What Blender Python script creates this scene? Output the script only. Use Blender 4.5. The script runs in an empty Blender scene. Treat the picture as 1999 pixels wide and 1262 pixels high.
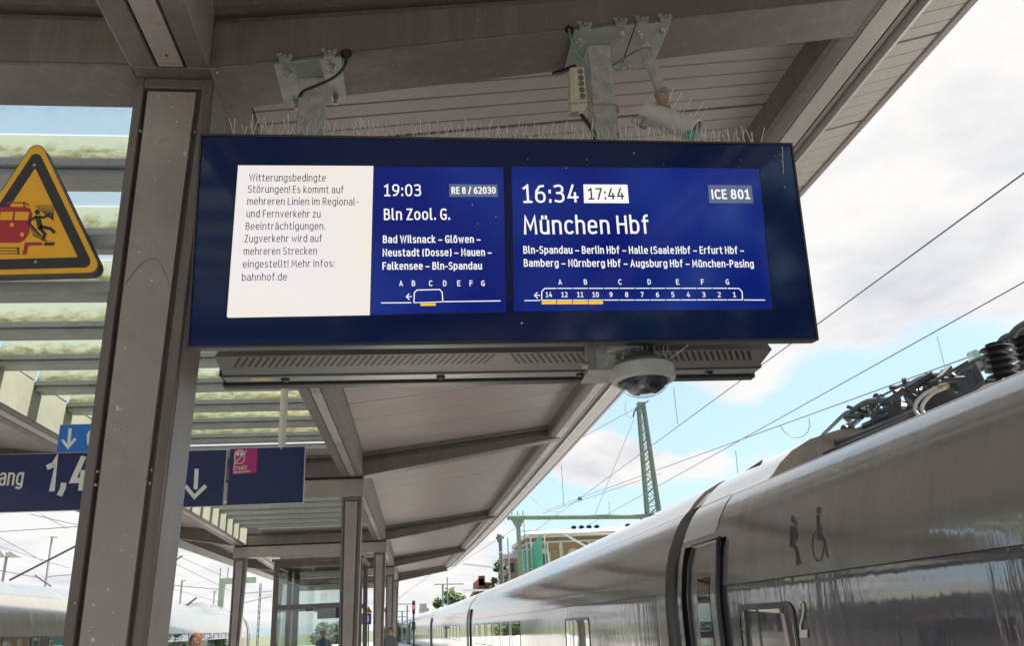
import bpy, bmesh, math, random
import numpy as np
from mathutils import Vector, Matrix
random.seed(7)
R_ = math.radians
sc = bpy.context.scene
col = sc.collection

# ------------------------------------------------------------------ camera
CAMZ = 1.65
FPX = 1600.0
YAW, PITCH, ROLL = R_(6.88), R_(20.1), R_(-2.93)
def _axes():
    cy, sy, cp, sp = math.cos(YAW), math.sin(YAW), math.cos(PITCH), math.sin(PITCH)
    f = np.array([sy*cp, cy*cp, sp]); r = np.array([cy, -sy, 0.0]); u = np.cross(r, f)
    c, s = math.cos(ROLL), math.sin(ROLL)
    return c*r+s*u, -s*r+c*u, f
AR, AU, AF = _axes()
CAM = np.array([0, 0, CAMZ])
cam_d = bpy.data.cameras.new('camera')
cam = bpy.data.objects.new('camera', cam_d); col.objects.link(cam)
cam.matrix_world = Matrix(((AR[0], AU[0], -AF[0], 0), (AR[1], AU[1], -AF[1], 0), (AR[2], AU[2], -AF[2], CAMZ), (0, 0, 0, 1)))
cam_d.sensor_width = 36; cam_d.lens = FPX/1999*36; cam_d.clip_start = 0.05; cam_d.clip_end = 6000
sc.camera = cam

# ------------------------------------------------------------------ light
SUN_EL, SUN_AZ = R_(52), R_(80)      # azimuth measured clockwise from +Y
sc.view_settings.view_transform = 'Standard'; sc.view_settings.look = 'None'
sc.view_settings.exposure = 1.56; sc.view_settings.gamma = 1; sc.view_settings.use_curve_mapping = False
world = bpy.data.worlds.new('World'); sc.world = world; world.use_nodes = True
nt = world.node_tree; nt.nodes.clear()
def N(nt, t, **k):
    n = nt.nodes.new(t)
    for a, b in k.items():
        if a.startswith('i_'): n.inputs[a[2:].replace('_', ' ')].default_value = b
        else: setattr(n, a, b)
    return n
def L(nt, a, b): nt.links.new(a, b)
def M_(nt, op, a, b=None, c=None, clamp=False):
    n = nt.nodes.new('ShaderNodeMath'); n.operation = op; n.use_clamp = clamp
    for i, v in enumerate((a, b, c)):
        if v is None: continue
        if hasattr(v, 'links') or hasattr(v, 'is_linked'): nt.links.new(v, n.inputs[i])
        else: n.inputs[i].default_value = v
    return n.outputs[0]
out = N(nt, 'ShaderNodeOutputWorld'); bg = N(nt, 'ShaderNodeBackground'); bg.inputs['Strength'].default_value = 0.1
sky = N(nt, 'ShaderNodeTexSky', sky_type='NISHITA', sun_disc=False, sun_elevation=SUN_EL, sun_rotation=SUN_AZ, air_density=1.0, dust_density=1.2, ozone_density=1.0)
tc = N(nt, 'ShaderNodeTexCoord'); sep = N(nt, 'ShaderNodeSeparateXYZ'); L(nt, tc.outputs['Generated'], sep.inputs[0])
zz = M_(nt, 'ADD', M_(nt, 'MAXIMUM', sep.outputs[2], 0.0), 0.16)
cmb = N(nt, 'ShaderNodeCombineXYZ')
L(nt, M_(nt, 'DIVIDE', sep.outputs[0], zz), cmb.inputs[0]); L(nt, M_(nt, 'DIVIDE', sep.outputs[1], zz), cmb.inputs[1])
n1 = N(nt, 'ShaderNodeTexNoise', i_Scale=0.75, i_Detail=9.0, i_Roughness=0.52, i_Distortion=0.25); L(nt, cmb.outputs[0], n1.inputs['Vector'])
n2 = N(nt, 'ShaderNodeTexNoise', i_Scale=2.2, i_Detail=6.0, i_Roughness=0.55); L(nt, cmb.outputs[0], n2.inputs['Vector'])
# coverage bias: cloud banks standing in chosen directions
def lobe(px, py, rad, amt):
    d = AF + AR*(px-999.5)/FPX - AU*(py-631)/FPX; d = d/np.linalg.norm(d)
    vm = N(nt, 'ShaderNodeVectorMath', operation='DISTANCE'); L(nt, tc.outputs['Generated'], vm.inputs[0]); vm.inputs[1].default_value = tuple(d)
    mr = N(nt, 'ShaderNodeMapRange', interpolation_type='SMOOTHSTEP'); L(nt, vm.outputs['Value'], mr.inputs['Value'])
    mr.inputs['From Min'].default_value = 0; mr.inputs['From Max'].default_value = rad
    mr.inputs['To Min'].default_value = amt; mr.inputs['To Max'].default_value = 0
    return mr.outputs[0]
lobes = [(1800, 330, .42, .34), (1500, 640, .16, .10), (1420, 720, .12, .20), (1600, 800, .12, -.26), (1330, 845, .11, -.34), (1850, 715, .09, -.2), (1120, 905, .05, .40), (1190, 893, .055, .40), (1260, 900, .05, .36), (1330, 903, .045, .36), (1390, 900, .04, .28), (100, 240, .22, -.35), (60, 400, .2, -.15), (850, 1180, .12, .22), (150, 1150, .2, .12), (1090, 1000, .10, -.2), (520, 1160, .15, .12)]
acc = M_(nt, 'ADD', n1.outputs['Fac'], 0.04)
for a in lobes: acc = M_(nt, 'ADD', acc, lobe(*a))
mask = N(nt, 'ShaderNodeMapRange', interpolation_type='SMOOTHSTEP'); L(nt, acc, mask.inputs['Value'])
mask.inputs['From Min'].default_value = 0.47; mask.inputs['From Max'].default_value = 0.63
cr = N(nt, 'ShaderNodeValToRGB'); L(nt, n2.outputs['Fac'], cr.inputs[0])
cr.color_ramp.elements[0].position = .28; cr.color_ramp.elements[0].color = (2.4, 2.48, 2.66, 1)
cr.color_ramp.elements[1].position = .52; cr.color_ramp.elements[1].color = (3.35, 3.3, 3.24, 1)
hz = N(nt, 'ShaderNodeMix', data_type='RGBA'); hz.inputs[6].default_value = (1, 1, 1, 1)
# pale veil that thin high cloud lays over the blue
L(nt, sky.outputs[0], hz.inputs[6]); hz.inputs[7].default_value = (1.85, 2.65, 3.15, 1); hz.inputs[0].default_value = 0.72
mx = N(nt, 'ShaderNodeMix', data_type='RGBA'); L(nt, mask.outputs[0], mx.inputs[0]); L(nt, hz.outputs[2], mx.inputs[6]); L(nt, cr.outputs[0], mx.inputs[7])
L(nt, mx.outputs[2], bg.inputs['Color']); L(nt, bg.outputs[0], out.inputs[0])
sun_d = bpy.data.lights.new('sun', 'SUN'); sun_d.energy = 3.6; sun_d.angle = R_(2.0); sun_d.color = (1, .95, .87)
sun = bpy.data.objects.new('sun', sun_d); col.objects.link(sun)
sd = Vector((math.sin(SUN_AZ)*math.cos(SUN_EL), math.cos(SUN_AZ)*math.cos(SUN_EL), math.sin(SUN_EL)))
sun.rotation_euler = sd.to_track_quat('Z', 'Y').to_euler(); sun.location = (20, -20, 40)

# ------------------------------------------------------------------ helpers
def ray(px, py): return AF + AR*(px-999.5)/FPX - AU*(py-631)/FPX
def atY(px, py, Y): d = ray(px, py); return CAM + d*Y/d[1]
def atX(px, py, X): d = ray(px, py); return CAM + d*X/d[0]
def atZ(px, py, Z): d = ray(px, py); return CAM + d*(Z-CAMZ)/d[2]
def atplane(px, py, p0, n):
    d = ray(px, py); t = np.dot(np.array(p0)-CAM, n)/np.dot(d, n); return CAM + d*t

def mat(name, c, rough=.5, metal=0, var=0.0, vscale=4.0, bump=0.0, bscale=60.0, speck=0.0, speckc=(.75, .73, .68), coat=0, emit=None, es=0, stretch=(1, 1, 1), spec=.5, dirt=0.0, dirtc=(.08, .07, .06), rvar=0.0, streak=0.0):
    m = bpy.data.materials.new(name); m.use_nodes = True; t = m.node_tree
    b = t.nodes['Principled BSDF']
    b.inputs['Base Color'].default_value = (*c, 1); b.inputs['Roughness'].default_value = rough; b.inputs['Metallic'].default_value = metal
    b.inputs['Coat Weight'].default_value = coat; b.inputs['Coat Roughness'].default_value = .03; b.inputs['Specular IOR Level'].default_value = spec
    if emit: b.inputs['Emission Color'].default_value = (*emit, 1); b.inputs['Emission Strength'].default_value = es
    if var or bump or speck or dirt or rvar:
        g = N(t, 'ShaderNodeNewGeometry'); mp = N(t, 'ShaderNodeMapping'); mp.inputs['Scale'].default_value = stretch; L(t, g.outputs['Position'], mp.inputs[0])
        cur = None
        if var or dirt:
            n = N(t, 'ShaderNodeTexNoise', i_Scale=vscale, i_Detail=8.0, i_Roughness=.6); L(t, mp.outputs[0], n.inputs['Vector'])
            r = N(t, 'ShaderNodeValToRGB'); L(t, n.outputs['Fac'], r.inputs[0])
            r.color_ramp.elements[0].position = .25; r.color_ramp.elements[1].position = .75
            r.color_ramp.elements[0].color = (*[x*(1-var) for x in c], 1); r.color_ramp.elements[1].color = (*[min(1, x*(1+var)) for x in c], 1)
            cur = r.outputs[0]
        if dirt:
            n = N(t, 'ShaderNodeTexNoise', i_Scale=vscale*3.3, i_Detail=12.0, i_Roughness=.72); L(t, mp.outputs[0], n.inputs['Vector'])
            r = N(t, 'ShaderNodeMapRange'); r.inputs['From Min'].default_value = .52; r.inputs['From Max'].default_value = .78; r.inputs['To Max'].default_value = dirt; L(t, n.outputs['Fac'], r.inputs[0])
            mx = N(t, 'ShaderNodeMix', data_type='RGBA'); L(t, r.outputs[0], mx.inputs[0]); L(t, cur, mx.inputs[6]); mx.inputs[7].default_value = (*dirtc, 1); cur = mx.outputs[2]
        if streak:
            ms_ = N(t, 'ShaderNodeMapping'); ms_.inputs['Scale'].default_value = (16, 16, .55); L(t, g.outputs['Position'], ms_.inputs[0]); n = N(t, 'ShaderNodeTexNoise', i_Scale=1.0, i_Detail=9.0, i_Roughness=.7); L(t, ms_.outputs[0], n.inputs['Vector'])
            r = N(t, 'ShaderNodeMapRange'); r.inputs['From Min'].default_value = .50; r.inputs['From Max'].default_value = .80; r.inputs['To Max'].default_value = streak; L(t, n.outputs['Fac'], r.inputs[0])
            mx = N(t, 'ShaderNodeMix', data_type='RGBA'); L(t, r.outputs[0], mx.inputs[0]); L(t, cur, mx.inputs[6]); mx.inputs[7].default_value = (.34, .31, .28, 1); cur = mx.outputs[2]
        if speck:
            v = N(t, 'ShaderNodeTexVoronoi', i_Scale=22.0); L(t, g.outputs['Position'], v.inputs['Vector'])
            n = N(t, 'ShaderNodeTexNoise', i_Scale=3.0, i_Detail=3.0); L(t, g.outputs['Position'], n.inputs['Vector'])
            n3 = N(t, 'ShaderNodeTexNoise', i_Scale=160.0, i_Detail=3.0); L(t, g.outputs['Position'], n3.inputs['Vector'])
            lim = M_(t, 'MULTIPLY', M_(t, 'SUBTRACT', n.outputs['Fac'], .42), speck)
            dd = M_(t, 'ADD', v.outputs['Distance'], M_(t, 'MULTIPLY', M_(t, 'SUBTRACT', n3.outputs['Fac'], .5), .16))
            f = M_(t, 'LESS_THAN', dd, lim)
            mx = N(t, 'ShaderNodeMix', data_type='RGBA'); L(t, M_(t, 'MULTIPLY', f, .75), mx.inputs[0])
            if cur: L(t, cur, mx.inputs[6])
            else: mx.inputs[6].default_value = (*c, 1)
            mx.inputs[7].default_value = (*speckc, 1); cur = mx.outputs[2]
        if cur: L(t, cur, b.inputs['Base Color'])
        if rvar:
            n = N(t, 'ShaderNodeTexNoise', i_Scale=9.0, i_Detail=8.0); L(t, mp.outputs[0], n.inputs['Vector'])
            r = N(t, 'ShaderNodeMapRange'); r.inputs['To Min'].default_value = rough-rvar; r.inputs['To Max'].default_value = rough+rvar; r.inputs['From Min'].default_value = .3; r.inputs['From Max'].default_value = .7
            L(t, n.outputs['Fac'], r.inputs[0]); L(t, r.outputs[0], b.inputs['Roughness'])
        if bump:
            n = N(t, 'ShaderNodeTexNoise', i_Scale=bscale, i_Detail=4.0); L(t, mp.outputs[0], n.inputs['Vector'])
            bp = N(t, 'ShaderNodeBump'); bp.inputs['Strength'].default_value = bump; bp.inputs['Distance'].default_value = .01
            L(t, n.outputs['Fac'], bp.inputs['Height']); L(t, bp.outputs[0], b.inputs['Normal'])
    return m

TAUPE = (.150, .124, .114)
m_beam = mat('taupe_paint', TAUPE, .42, var=.14, vscale=2.2, bump=.05, bscale=90, speck=.22, dirt=.28, dirtc=(.10, .08, .07), rvar=.08, streak=.35)
m_panel = mat('taupe_cover_paint', (.335, .288, .270), .36, var=.14, vscale=3, bump=.05, bscale=80, speck=.55, dirt=.3, dirtc=(.13, .11, .09), rvar=.1, streak=.3)
m_side = mat('pale_taupe_paint', (.31, .275, .26), .38, var=.12, vscale=5, stretch=(1, 1, .3), bump=.04, dirt=.25)
m_dark = mat('dark_recess', (.035, .032, .032), .7)
m_soffit = mat('soffit_board_paint', (.32, .277, .262), .45, var=.10, vscale=3, stretch=(.4, 1, 1), bump=.03, dirt=.16, dirtc=(.2, .17, .15))
m_lamel = mat('edge_lamella_paint', (.42, .39, .37), .45, var=.08, vscale=3, dirt=.12, dirtc=(.2, .18, .17))
m_inlay = mat('bright_aluminium_strip', (.47, .44, .41), .35, metal=.25, var=.1, vscale=6, dirt=.3, dirtc=(.2, .18, .16))
m_lip = mat('edge_lip', (.75, .73, .7), .3, metal=.4)
m_galv = mat('galvanised_steel', (.33, .34, .33), .48, metal=.4, var=.12, vscale=16, bump=.06, dirt=.35, dirtc=(.20, .20, .18), rvar=.12)
m_galvp = mat('bright_galvanised_post', (.52, .53, .50), .38, metal=.45, var=.3, vscale=22, bump=.05, dirt=.3, dirtc=(.25, .25, .22), rvar=.12)
m_galvb = mat('bolt_steel', (.5, .49, .46), .35, metal=.8, var=.2, vscale=40)
m_black = mat('black_rubber', (.012, .012, .013), .45)
m_bezel = mat('dark_bezel', (.05, .05, .055), .35, metal=.3, var=.1)
m_cream = mat('cream_parapet_paint', (.28, .28, .22), .5, var=.15, vscale=3, dirt=.4, dirtc=(.22, .22, .12))
m_bar = mat('roof_bar_paint', (.30, .30, .28), .45, var=.15, vscale=4, dirt=.35, dirtc=(.12, .12, .08))
m_white = mat('white_enamel', (.37, .36, .34), .35, var=.08, vscale=20, dirt=.25, dirtc=(.35, .3, .24))
m_cream2 = mat('cream_plastic', (.62, .58, .47), .5, var=.08, vscale=20, dirt=.25, dirtc=(.3, .27, .2))
m_rust = mat('rusty_bracket', (.35, .24, .15), .7, var=.3, vscale=30)
m_green = mat('green_mast_paint', (.15, .21, .15), .6, var=.2, vscale=3, dirt=.4, dirtc=(.12, .13, .09))
m_wire = mat('wire', (.10, .11, .12), .5)
m_wirel = mat('thin_wire', (.22, .25, .27), .5)
m_grn = mat('green_cable', (.10, .30, .22), .5)
m_concrete = mat('platform_concrete', (.55, .53, .50), .85, var=.12, vscale=2, bump=.2)
m_paver = mat('platform_paver', (.44, .43, .41), .85, var=.15, vscale=5, bump=.2)
m_ballast = mat('ballast', (.30, .27, .24), .95, var=.5, vscale=9, bump=.6, bscale=25)
m_rail = mat('rail_steel', (.30, .22, .17), .4, metal=.6)
m_land = mat('land', (.16, .17, .10), .95, var=.4, vscale=.05)

def basisbox(c, ex, ey, ez):
    c, ex, ey, ez = map(lambda v: np.array(v, float), (c, ex, ey, ez))
    return [tuple(c+sx*ex+sy*ey+sz*ez) for sz in (-1, 1) for sx, sy in ((-1, -1), (1, -1), (1, 1), (-1, 1))]
class MB:
    def __init__(s): s.v = []; s.f = []; s.sm = False
    def add(s, vs, fs):
        o = len(s.v); s.v += [tuple(map(float, v)) for v in vs]; s.f += [tuple(i+o for i in f) for f in fs]; return s
    def box(s, x0, x1, y0, y1, z0, z1):
        return s.hexa([(x0, y0, z0), (x1, y0, z0), (x1, y1, z0), (x0, y1, z0), (x0, y0, z1), (x1, y0, z1), (x1, y1, z1), (x0, y1, z1)])
    def hexa(s, v):
        return s.add(v, [(0, 3, 2, 1), (4, 5, 6, 7), (0, 1, 5, 4), (1, 2, 6, 5), (2, 3, 7, 6), (3, 0, 4, 7)])
    def obox(s, c, ex, ey, ez): return s.hexa(basisbox(c, ex, ey, ez))
    def tube(s, pts, r, n=8, cap=True, rs=None):
        pts = [Vector(p) for p in pts]; o = len(s.v); prev = None
        for i, p in enumerate(pts):
            d = (pts[min(i+1, len(pts)-1)]-pts[max(i-1, 0)]).normalized()
            if prev is None:
                a = d.orthogonal().normalized()
            else:
                a = (prev - d*prev.dot(d))
                a = a.normalized() if a.length > 1e-6 else d.orthogonal().normalized()
            prev = a; b = d.cross(a); rr = rs[i] if rs else r
            for k in range(n):
                t = 2*math.pi*k/n; s.v.append(tuple(p+(a*math.cos(t)+b*math.sin(t))*rr))
        for i in range(len(pts)-1):
            for k in range(n):
                s.f.append((o+i*n+k, o+i*n+(k+1) % n, o+(i+1)*n+(k+1) % n, o+(i+1)*n+k))
        if cap:
            s.f.append(tuple(o+k for k in range(n))[::-1]); s.f.append(tuple(o+(len(pts)-1)*n+k for k in range(n)))
        return s
    def lathe(s, c, prof, axis=(0, 0, 1), n=24):
        # prof: list of (r,h) along the axis
        ax = Vector(axis).normalized(); a = ax.orthogonal().normalized(); b = ax.cross(a); c = Vector(c); o = len(s.v)
        for r, h in prof:
            for k in range(n):
                t = 2*math.pi*k/n; s.v.append(tuple(c+ax*h+(a*math.cos(t)+b*math.sin(t))*max(r, 1e-4)))
        for i in range(len(prof)-1):
            for k in range(n): s.f.append((o+i*n+k, o+i*n+(k+1) % n, o+(i+1)*n+(k+1) % n, o+(i+1)*n+k))
        s.f.append(tuple(o+k for k in range(n))[::-1]); s.f.append(tuple(o+(len(prof)-1)*n+k for k in range(n)))
        return s
    def mesh(s, name, m, smooth=False):
        me = bpy.data.meshes.new(name); me.from_pydata(s.v, [], s.f); me.materials.append(m)
        if smooth or s.sm:
            me.polygons.foreach_set('use_smooth', [True]*len(me.polygons))
            try: me.set_sharp_from_angle(angle=R_(35))
            except Exception: pass
        me.update(); return me
    def build(s, name, m, parent=None, bevel=0, smooth=False, **k):
        o = bpy.data.objects.new(name, s.mesh(name, m, smooth)); link(o, parent)
        if bevel:
            bv = o.modifiers.new('bevel', 'BEVEL'); bv.width = bevel; bv.segments = 2; bv.limit_method = 'ANGLE'; bv.angle_limit = R_(40)
        for a, b in k.items(): o[a] = b
        return o
def wloc(o):
    v = Vector(o.location)
    while o.parent:
        o = o.parent; v = v if o.type != 'EMPTY' else v+Vector(o.location)
    return v
def link(o, parent):
    col.objects.link(o)
    if parent is not None:
        o.parent = parent
        root = parent
        if parent.type == 'EMPTY': o.matrix_parent_inverse = Matrix.Translation(-Vector(parent.location))
def thing(name, label, cat, loc=(0, 0, 0), group=None):
    o = bpy.data.objects.new(name, None); o.empty_display_size = .2; o.location = tuple(map(float, loc)); col.objects.link(o)
    o['label'] = label; o['category'] = cat
    if group: o['group'] = group
    return o
def tag(o, label, cat, group=None):
    o['label'] = label; o['category'] = cat
    if group: o['group'] = group
    return o
def struct(o, kind='structure'): o['kind'] = kind; return o
def copy_tree(o, parent=None):
    c = o.copy(); col.objects.link(c)
    if parent is not None: c.parent = parent
    for ch in o.children: copy_tree(ch, c)
    return c

# flat print ---------------------------------------------------------
class Plane:
    def __init__(s, p0, ex, ey):
        s.p0 = np.array(p0, float); s.ex = np.array(ex, float); s.ex /= np.linalg.norm(s.ex); s.ey = np.array(ey, float); s.ey /= np.linalg.norm(s.ey)
        s.n = np.cross(s.ex, s.ey)
    def uv(s, px, py):
        p = atplane(px, py, s.p0, s.n)-s.p0; return float(p@s.ex), float(p@s.ey)
    def w(s, u, v, lift=0): return s.p0+s.ex*u+s.ey*v+s.n*lift
def poly_fill(name, loops, plane, lift, m, parent, uvmode=False, thick=0):
    bm = bmesh.new()
    for lp in loops:
        pts = [plane.w(*(p if uvmode else plane.uv(*p)), lift) for p in lp]
        vs = [bm.verts.new(tuple(p)) for p in pts]
        f = bm.faces.new(vs)
        f.normal_update()
        if f.normal.dot(Vector(plane.n)) < 0: f.normal_flip()
    bmesh.ops.triangulate(bm, faces=bm.faces[:])
    me = bpy.data.meshes.new(name); bm.to_mesh(me); bm.free(); me.materials.append(m)
    o = bpy.data.objects.new(name, me); link(o, parent); return o
def stroke_loops(pts, w, closed=False):
    # quads in the same 2-D space, mitred
    P = [np.array(p, float) for p in pts]; n = len(P); off = []
    for i in range(n):
        a = P[i-1] if (i > 0 or closed) else None; b = P[(i+1) % n] if (i < n-1 or closed) else None
        d1 = (P[i]-a)/np.linalg.norm(P[i]-a) if a is not None else None; d2 = (b-P[i])/np.linalg.norm(b-P[i]) if b is not None else None
        if d1 is None: d1 = d2
        if d2 is None: d2 = d1
        n1 = np.array([-d1[1], d1[0]]); n2 = np.array([-d2[1], d2[0]]); m_ = n1+n2; m_ /= max(np.linalg.norm(m_), 1e-6)
        off.append(m_*w/2/max(m_@n1, .4))
    out = []
    for i in range(n if closed else n-1):
        j = (i+1) % n; out.append([tuple(P[i]+off[i]), tuple(P[j]+off[j]), tuple(P[j]-off[j]), tuple(P[i]-off[i])])
    return out
def circ(cx, cy, r, n=18, rx=None): return [(cx+(rx or r)*math.cos(2*math.pi*k/n), cy+r*math.sin(2*math.pi*k/n)) for k in range(n)]

# a plain narrow sans drawn with even strokes ------------------------------
def _arc(cx, cy, rx, ry, a0, a1, n=12, e=2.45):
    o = []
    for k in range(n+1):
        t = math.radians(a0+(a1-a0)*k/n); c, q = math.cos(t), math.sin(t)
        o.append((cx+rx*math.copysign(abs(c)**(2/e), c), cy+ry*math.copysign(abs(q)**(2/e), q)))
    return o
XH = .735
def _oval(w, y0, y1): return _arc(w/2, (y0+y1)/2, w/2, (y1-y0)/2, 90, 450, 26)
def _arch(x0, x1, X, r=.24): return [(x0, X-r-.1)]+_arc((x0+x1)/2, X-r, (x1-x0)/2, r, 180, 0, 12)+[(x1, 0)]
def _glyphs():
    X = XH; A = _arc; G = {}
    def bowl(w): return _oval(w, 0, X)
    G['a'] = (.40, [[(.03, X-.07)]+A(.19, X-.21, .21, .21, 112, 0, 8)+[(.40, 0)], [(.40, .42), (.2, .42)]+A(.17, .21, .17, .21, 100, 270, 9)+[(.22, 0), (.32, .04), (.40, .12)]])
    G['b'] = (.42, [[(0, 1.05), (0, 0)], [(0, .12)]+A(.2, X/2, .22, X/2, 232, 488, 20)[0:]+[(0, X-.14)]])
    G['c'] = (.35, [A(.22, X/2, .22, X/2, 52, 308, 20)])
    G['d'] = (.42, [[(.42, 1.05), (.42, 0)], [(.42, X-.14)]+A(.22, X/2, .22, X/2, 52, 308, 20)+[(.42, .14)]])
    G['e'] = (.41, [[(.01, .38), (.41, .38)]+A(.205, .45, .205, X-.45, 0, 180, 12)+[(0, .3)]+A(.215, .25, .215, .25, 180, 270, 8)+[(.27, 0), (.38, .05)]])
    G['f'] = (.27, [[(.09, 0), (.09, .85)]+A(.25, .87, .16, .18, 180, 90, 7), [(0, X-.01), (.26, X-.01)]])
    G['g'] = (.42, [[(.42, X), (.42, -.05)]+A(.21, -.06, .21, .19, 0, -90, 7)+[(.05, -.2)], [(.42, X-.14)]+A(.22, X/2, .22, X/2, 52, 308, 20)+[(.42, .14)]])
    G['h'] = (.40, [[(0, 1.05), (0, 0)], _arch(0, .40, X)])
    G['i'] = (.0, [[(0, X), (0, 0)], [(0, X+.22), (0, X+.34)]])
    G['k'] = (.36, [[(0, 1.05), (0, 0)], [(.34, X), (.06, .38), (.37, 0)]])
    G['l'] = (.10, [[(0, 1.05), (0, .12)]+A(.11, .12, .11, .12, 180, 270, 5)])
    G['m'] = (.68, [[(0, X), (0, 0)], _arch(0, .34, X, .22), _arch(.34, .68, X, .22)])
    G['n'] = (.40, [[(0, X), (0, 0)], _arch(0, .40, X)])
    G['o'] = (.43, [bowl(.43)])
    G['p'] = (.42, [[(0, X), (0, -.24)], [(0, .12)]+A(.2, X/2, .22, X/2, 232, 488, 20)+[(0, X-.14)]])
    G['r'] = (.25, [[(0, X), (0, 0)], [(0, X-.3)]+A(.22, X-.24, .22, .24, 180, 84, 8)])
    G['s'] = (.33, [A(.17, X-.18, .16, .18, 50, 250, 12)[:-1]+[(.17, .38)]+A(.16, .18, .18, .19, 78, -90, 10)+[(.0, .06)]])
    G['t'] = (.27, [[(.09, .95), (.09, .15)]+A(.22, .15, .13, .15, 180, 270, 6)+[(.28, .01)], [(0, X-.01), (.26, X-.01)]])
    G['u'] = (.40, [[(.40, X), (.40, 0)], [(.40, .2)]+A(.2, .22, .2, .22, 340, 180, 12)+[(0, X)]])
    G['v'] = (.42, [[(0, X), (.21, 0), (.42, X)]]); G['w'] = (.64, [[(0, X), (.16, 0), (.32, X-.05), (.48, 0), (.64, X)]])
    G['z'] = (.33, [[(0, X), (.32, X), (0, 0), (.34, 0)]])
    def dots(g, h=0): w, st = G[g]; c = w/2; y = (X if g.islower() else 1)+.17; return (w, st+[[(c-.1, y), (c-.1, y+.11)], [(c+.1, y), (c+.1, y+.11)]])
    G['ö'] = dots('o'); G['ü'] = dots('u'); G['ä'] = dots('a')
    G['A'] = (.52, [[(0, 0), (.26, 1), (.52, 0)], [(.09, .33), (.43, .33)]])
    G['B'] = (.42, [[(0, 0), (0, 1), (.18, 1)]+A(.18, .77, .2, .23, 90, -90, 10)+[(.0, .54)], [(.18, .54)]+A(.2, .27, .23, .27, 90, -90, 10)+[(0, 0)]])
    G['C'] = (.43, [A(.27, .5, .27, .5, 52, 308, 22)])
    G['D'] = (.46, [[(0, 0), (0, 1), (.15, 1)]+A(.15, .5, .31, .5, 90, -90, 18)+[(0, 0)]])
    G['E'] = (.36, [[(.36, 1), (0, 1), (0, 0), (.36, 0)], [(0, .53), (.32, .53)]]); G['F'] = (.34, [[(.35, 1), (0, 1), (0, 0)], [(0, .52), (.31, .52)]])
    G['G'] = (.46, [A(.27, .5, .27, .5, 52, 278, 20)+[(.36, .01), (.46, .08), (.46, .45), (.28, .45)]])
    G['H'] = (.46, [[(0, 0), (0, 1)], [(.46, 0), (.46, 1)], [(0, .53), (.46, .53)]]); G['I'] = (0, [[(0, 0), (0, 1)]])
    G['L'] = (.34, [[(0, 1), (0, 0), (.34, 0)]]); G['M'] = (.62, [[(0, 0), (.05, 1), (.31, .28), (.57, 1), (.62, 0)]])
    G['N'] = (.47, [[(0, 0), (0, 1), (.47, 0), (.47, 1)]]); G['P'] = (.41, [[(0, 0), (0, 1), (.17, 1)]+A(.17, .73, .25, .27, 90, -90, 12)+[(0, .46)]])
    G['R'] = (.43, [[(0, 0), (0, 1), (.17, 1)]+A(.17, .74, .24, .26, 90, -90, 12)+[(0, .48)], [(.2, .48), (.43, 0)]])
    G['S'] = (.40, [A(.2, .76, .2, .24, 45, 252, 12)[:-1]+[(.2, .51)]+A(.19, .25, .21, .26, 75, -90, 10)+[(.0, .06)]])
    G['W'] = (.78, [[(0, 1), (.19, 0), (.39, .95), (.59, 0), (.78, 1)]]); G['Z'] = (.42, [[(0, 1), (.42, 1), (0, 0), (.43, 0)]])
    G['0'] = (.44, [_oval(.44, 0, 1)]); G['1'] = (.34, [[(.0, .84), (.19, 1), (.19, 0)], [(.0, 0), (.36, 0)]])
    G['2'] = (.40, [[(.0, .93)]+A(.18, .74, .22, .26, 100, -20, 10)+[(0, .0), (.41, 0)]])
    G['3'] = (.40, [[(.0, .95)]+A(.16, .77, .22, .23, 100, -80, 10)+[(.10, .54)], [(.17, .54)]+A(.16, .27, .25, .27, 80, -90, 10)+[(0, .05)]])
    G['4'] = (.45, [[(.46, .26), (0, .26), (.25, 1)], [(.34, .52), (.34, 0)]])
    G['5'] = (.39, [[(.37, 1), (.04, 1), (.03, .56), (.15, .58)]+A(.15, .29, .25, .30, 84, -90, 12)+[(0, .04)]])
    G['6'] = (.43, [[(.38, .98), (.2, .95), (.03, .66), (0, .33)]+A(.215, .29, .215, .29, 180, 540, 22)])
    G['7'] = (.39, [[(0, 1), (.39, 1), (.11, 0)]]); G['8'] = (.42, [A(.21, .77, .185, .23, -90, 270, 20), A(.21, .27, .215, .27, 90, 450, 20)])
    G['9'] = (.43, [[(.05, .02), (.23, .05), (.40, .34), (.43, .67)]+A(.215, .71, .215, .29, 0, 360, 22)])
    G[':'] = (0, [[(0, .0), (0, .10)], [(0, .58), (0, .68)]]); G['.'] = (0, [[(0, .0), (0, .09)]]); G[','] = (.06, [[(.06, .10), (.06, 0), (0, -.16)]])
    G['!'] = (0, [[(0, 1), (0, .3)], [(0, 0), (0, .09)]]); G['/'] = (.3, [[(0, -.06), (.3, 1.05)]]); G['-'] = (.22, [[(0, .37), (.22, .37)]]); G['–'] = (.42, [[(0, .37), (.42, .37)]])
    G['('] = (.14, [A(.2, .44, .2, .64, 130, 230, 12, 2)]); G[')'] = (.14, [A(-.06, .44, .2, .64, 50, -50, 12, 2)])
    G['¹'] = (.22, [[(.0, .76), (.17, .83), (.22, 1), (.22, 0)]])
    G['\''] = (0, [[(0, .8), (0, 1)]])
    return G
GLY = _glyphs()
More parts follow.
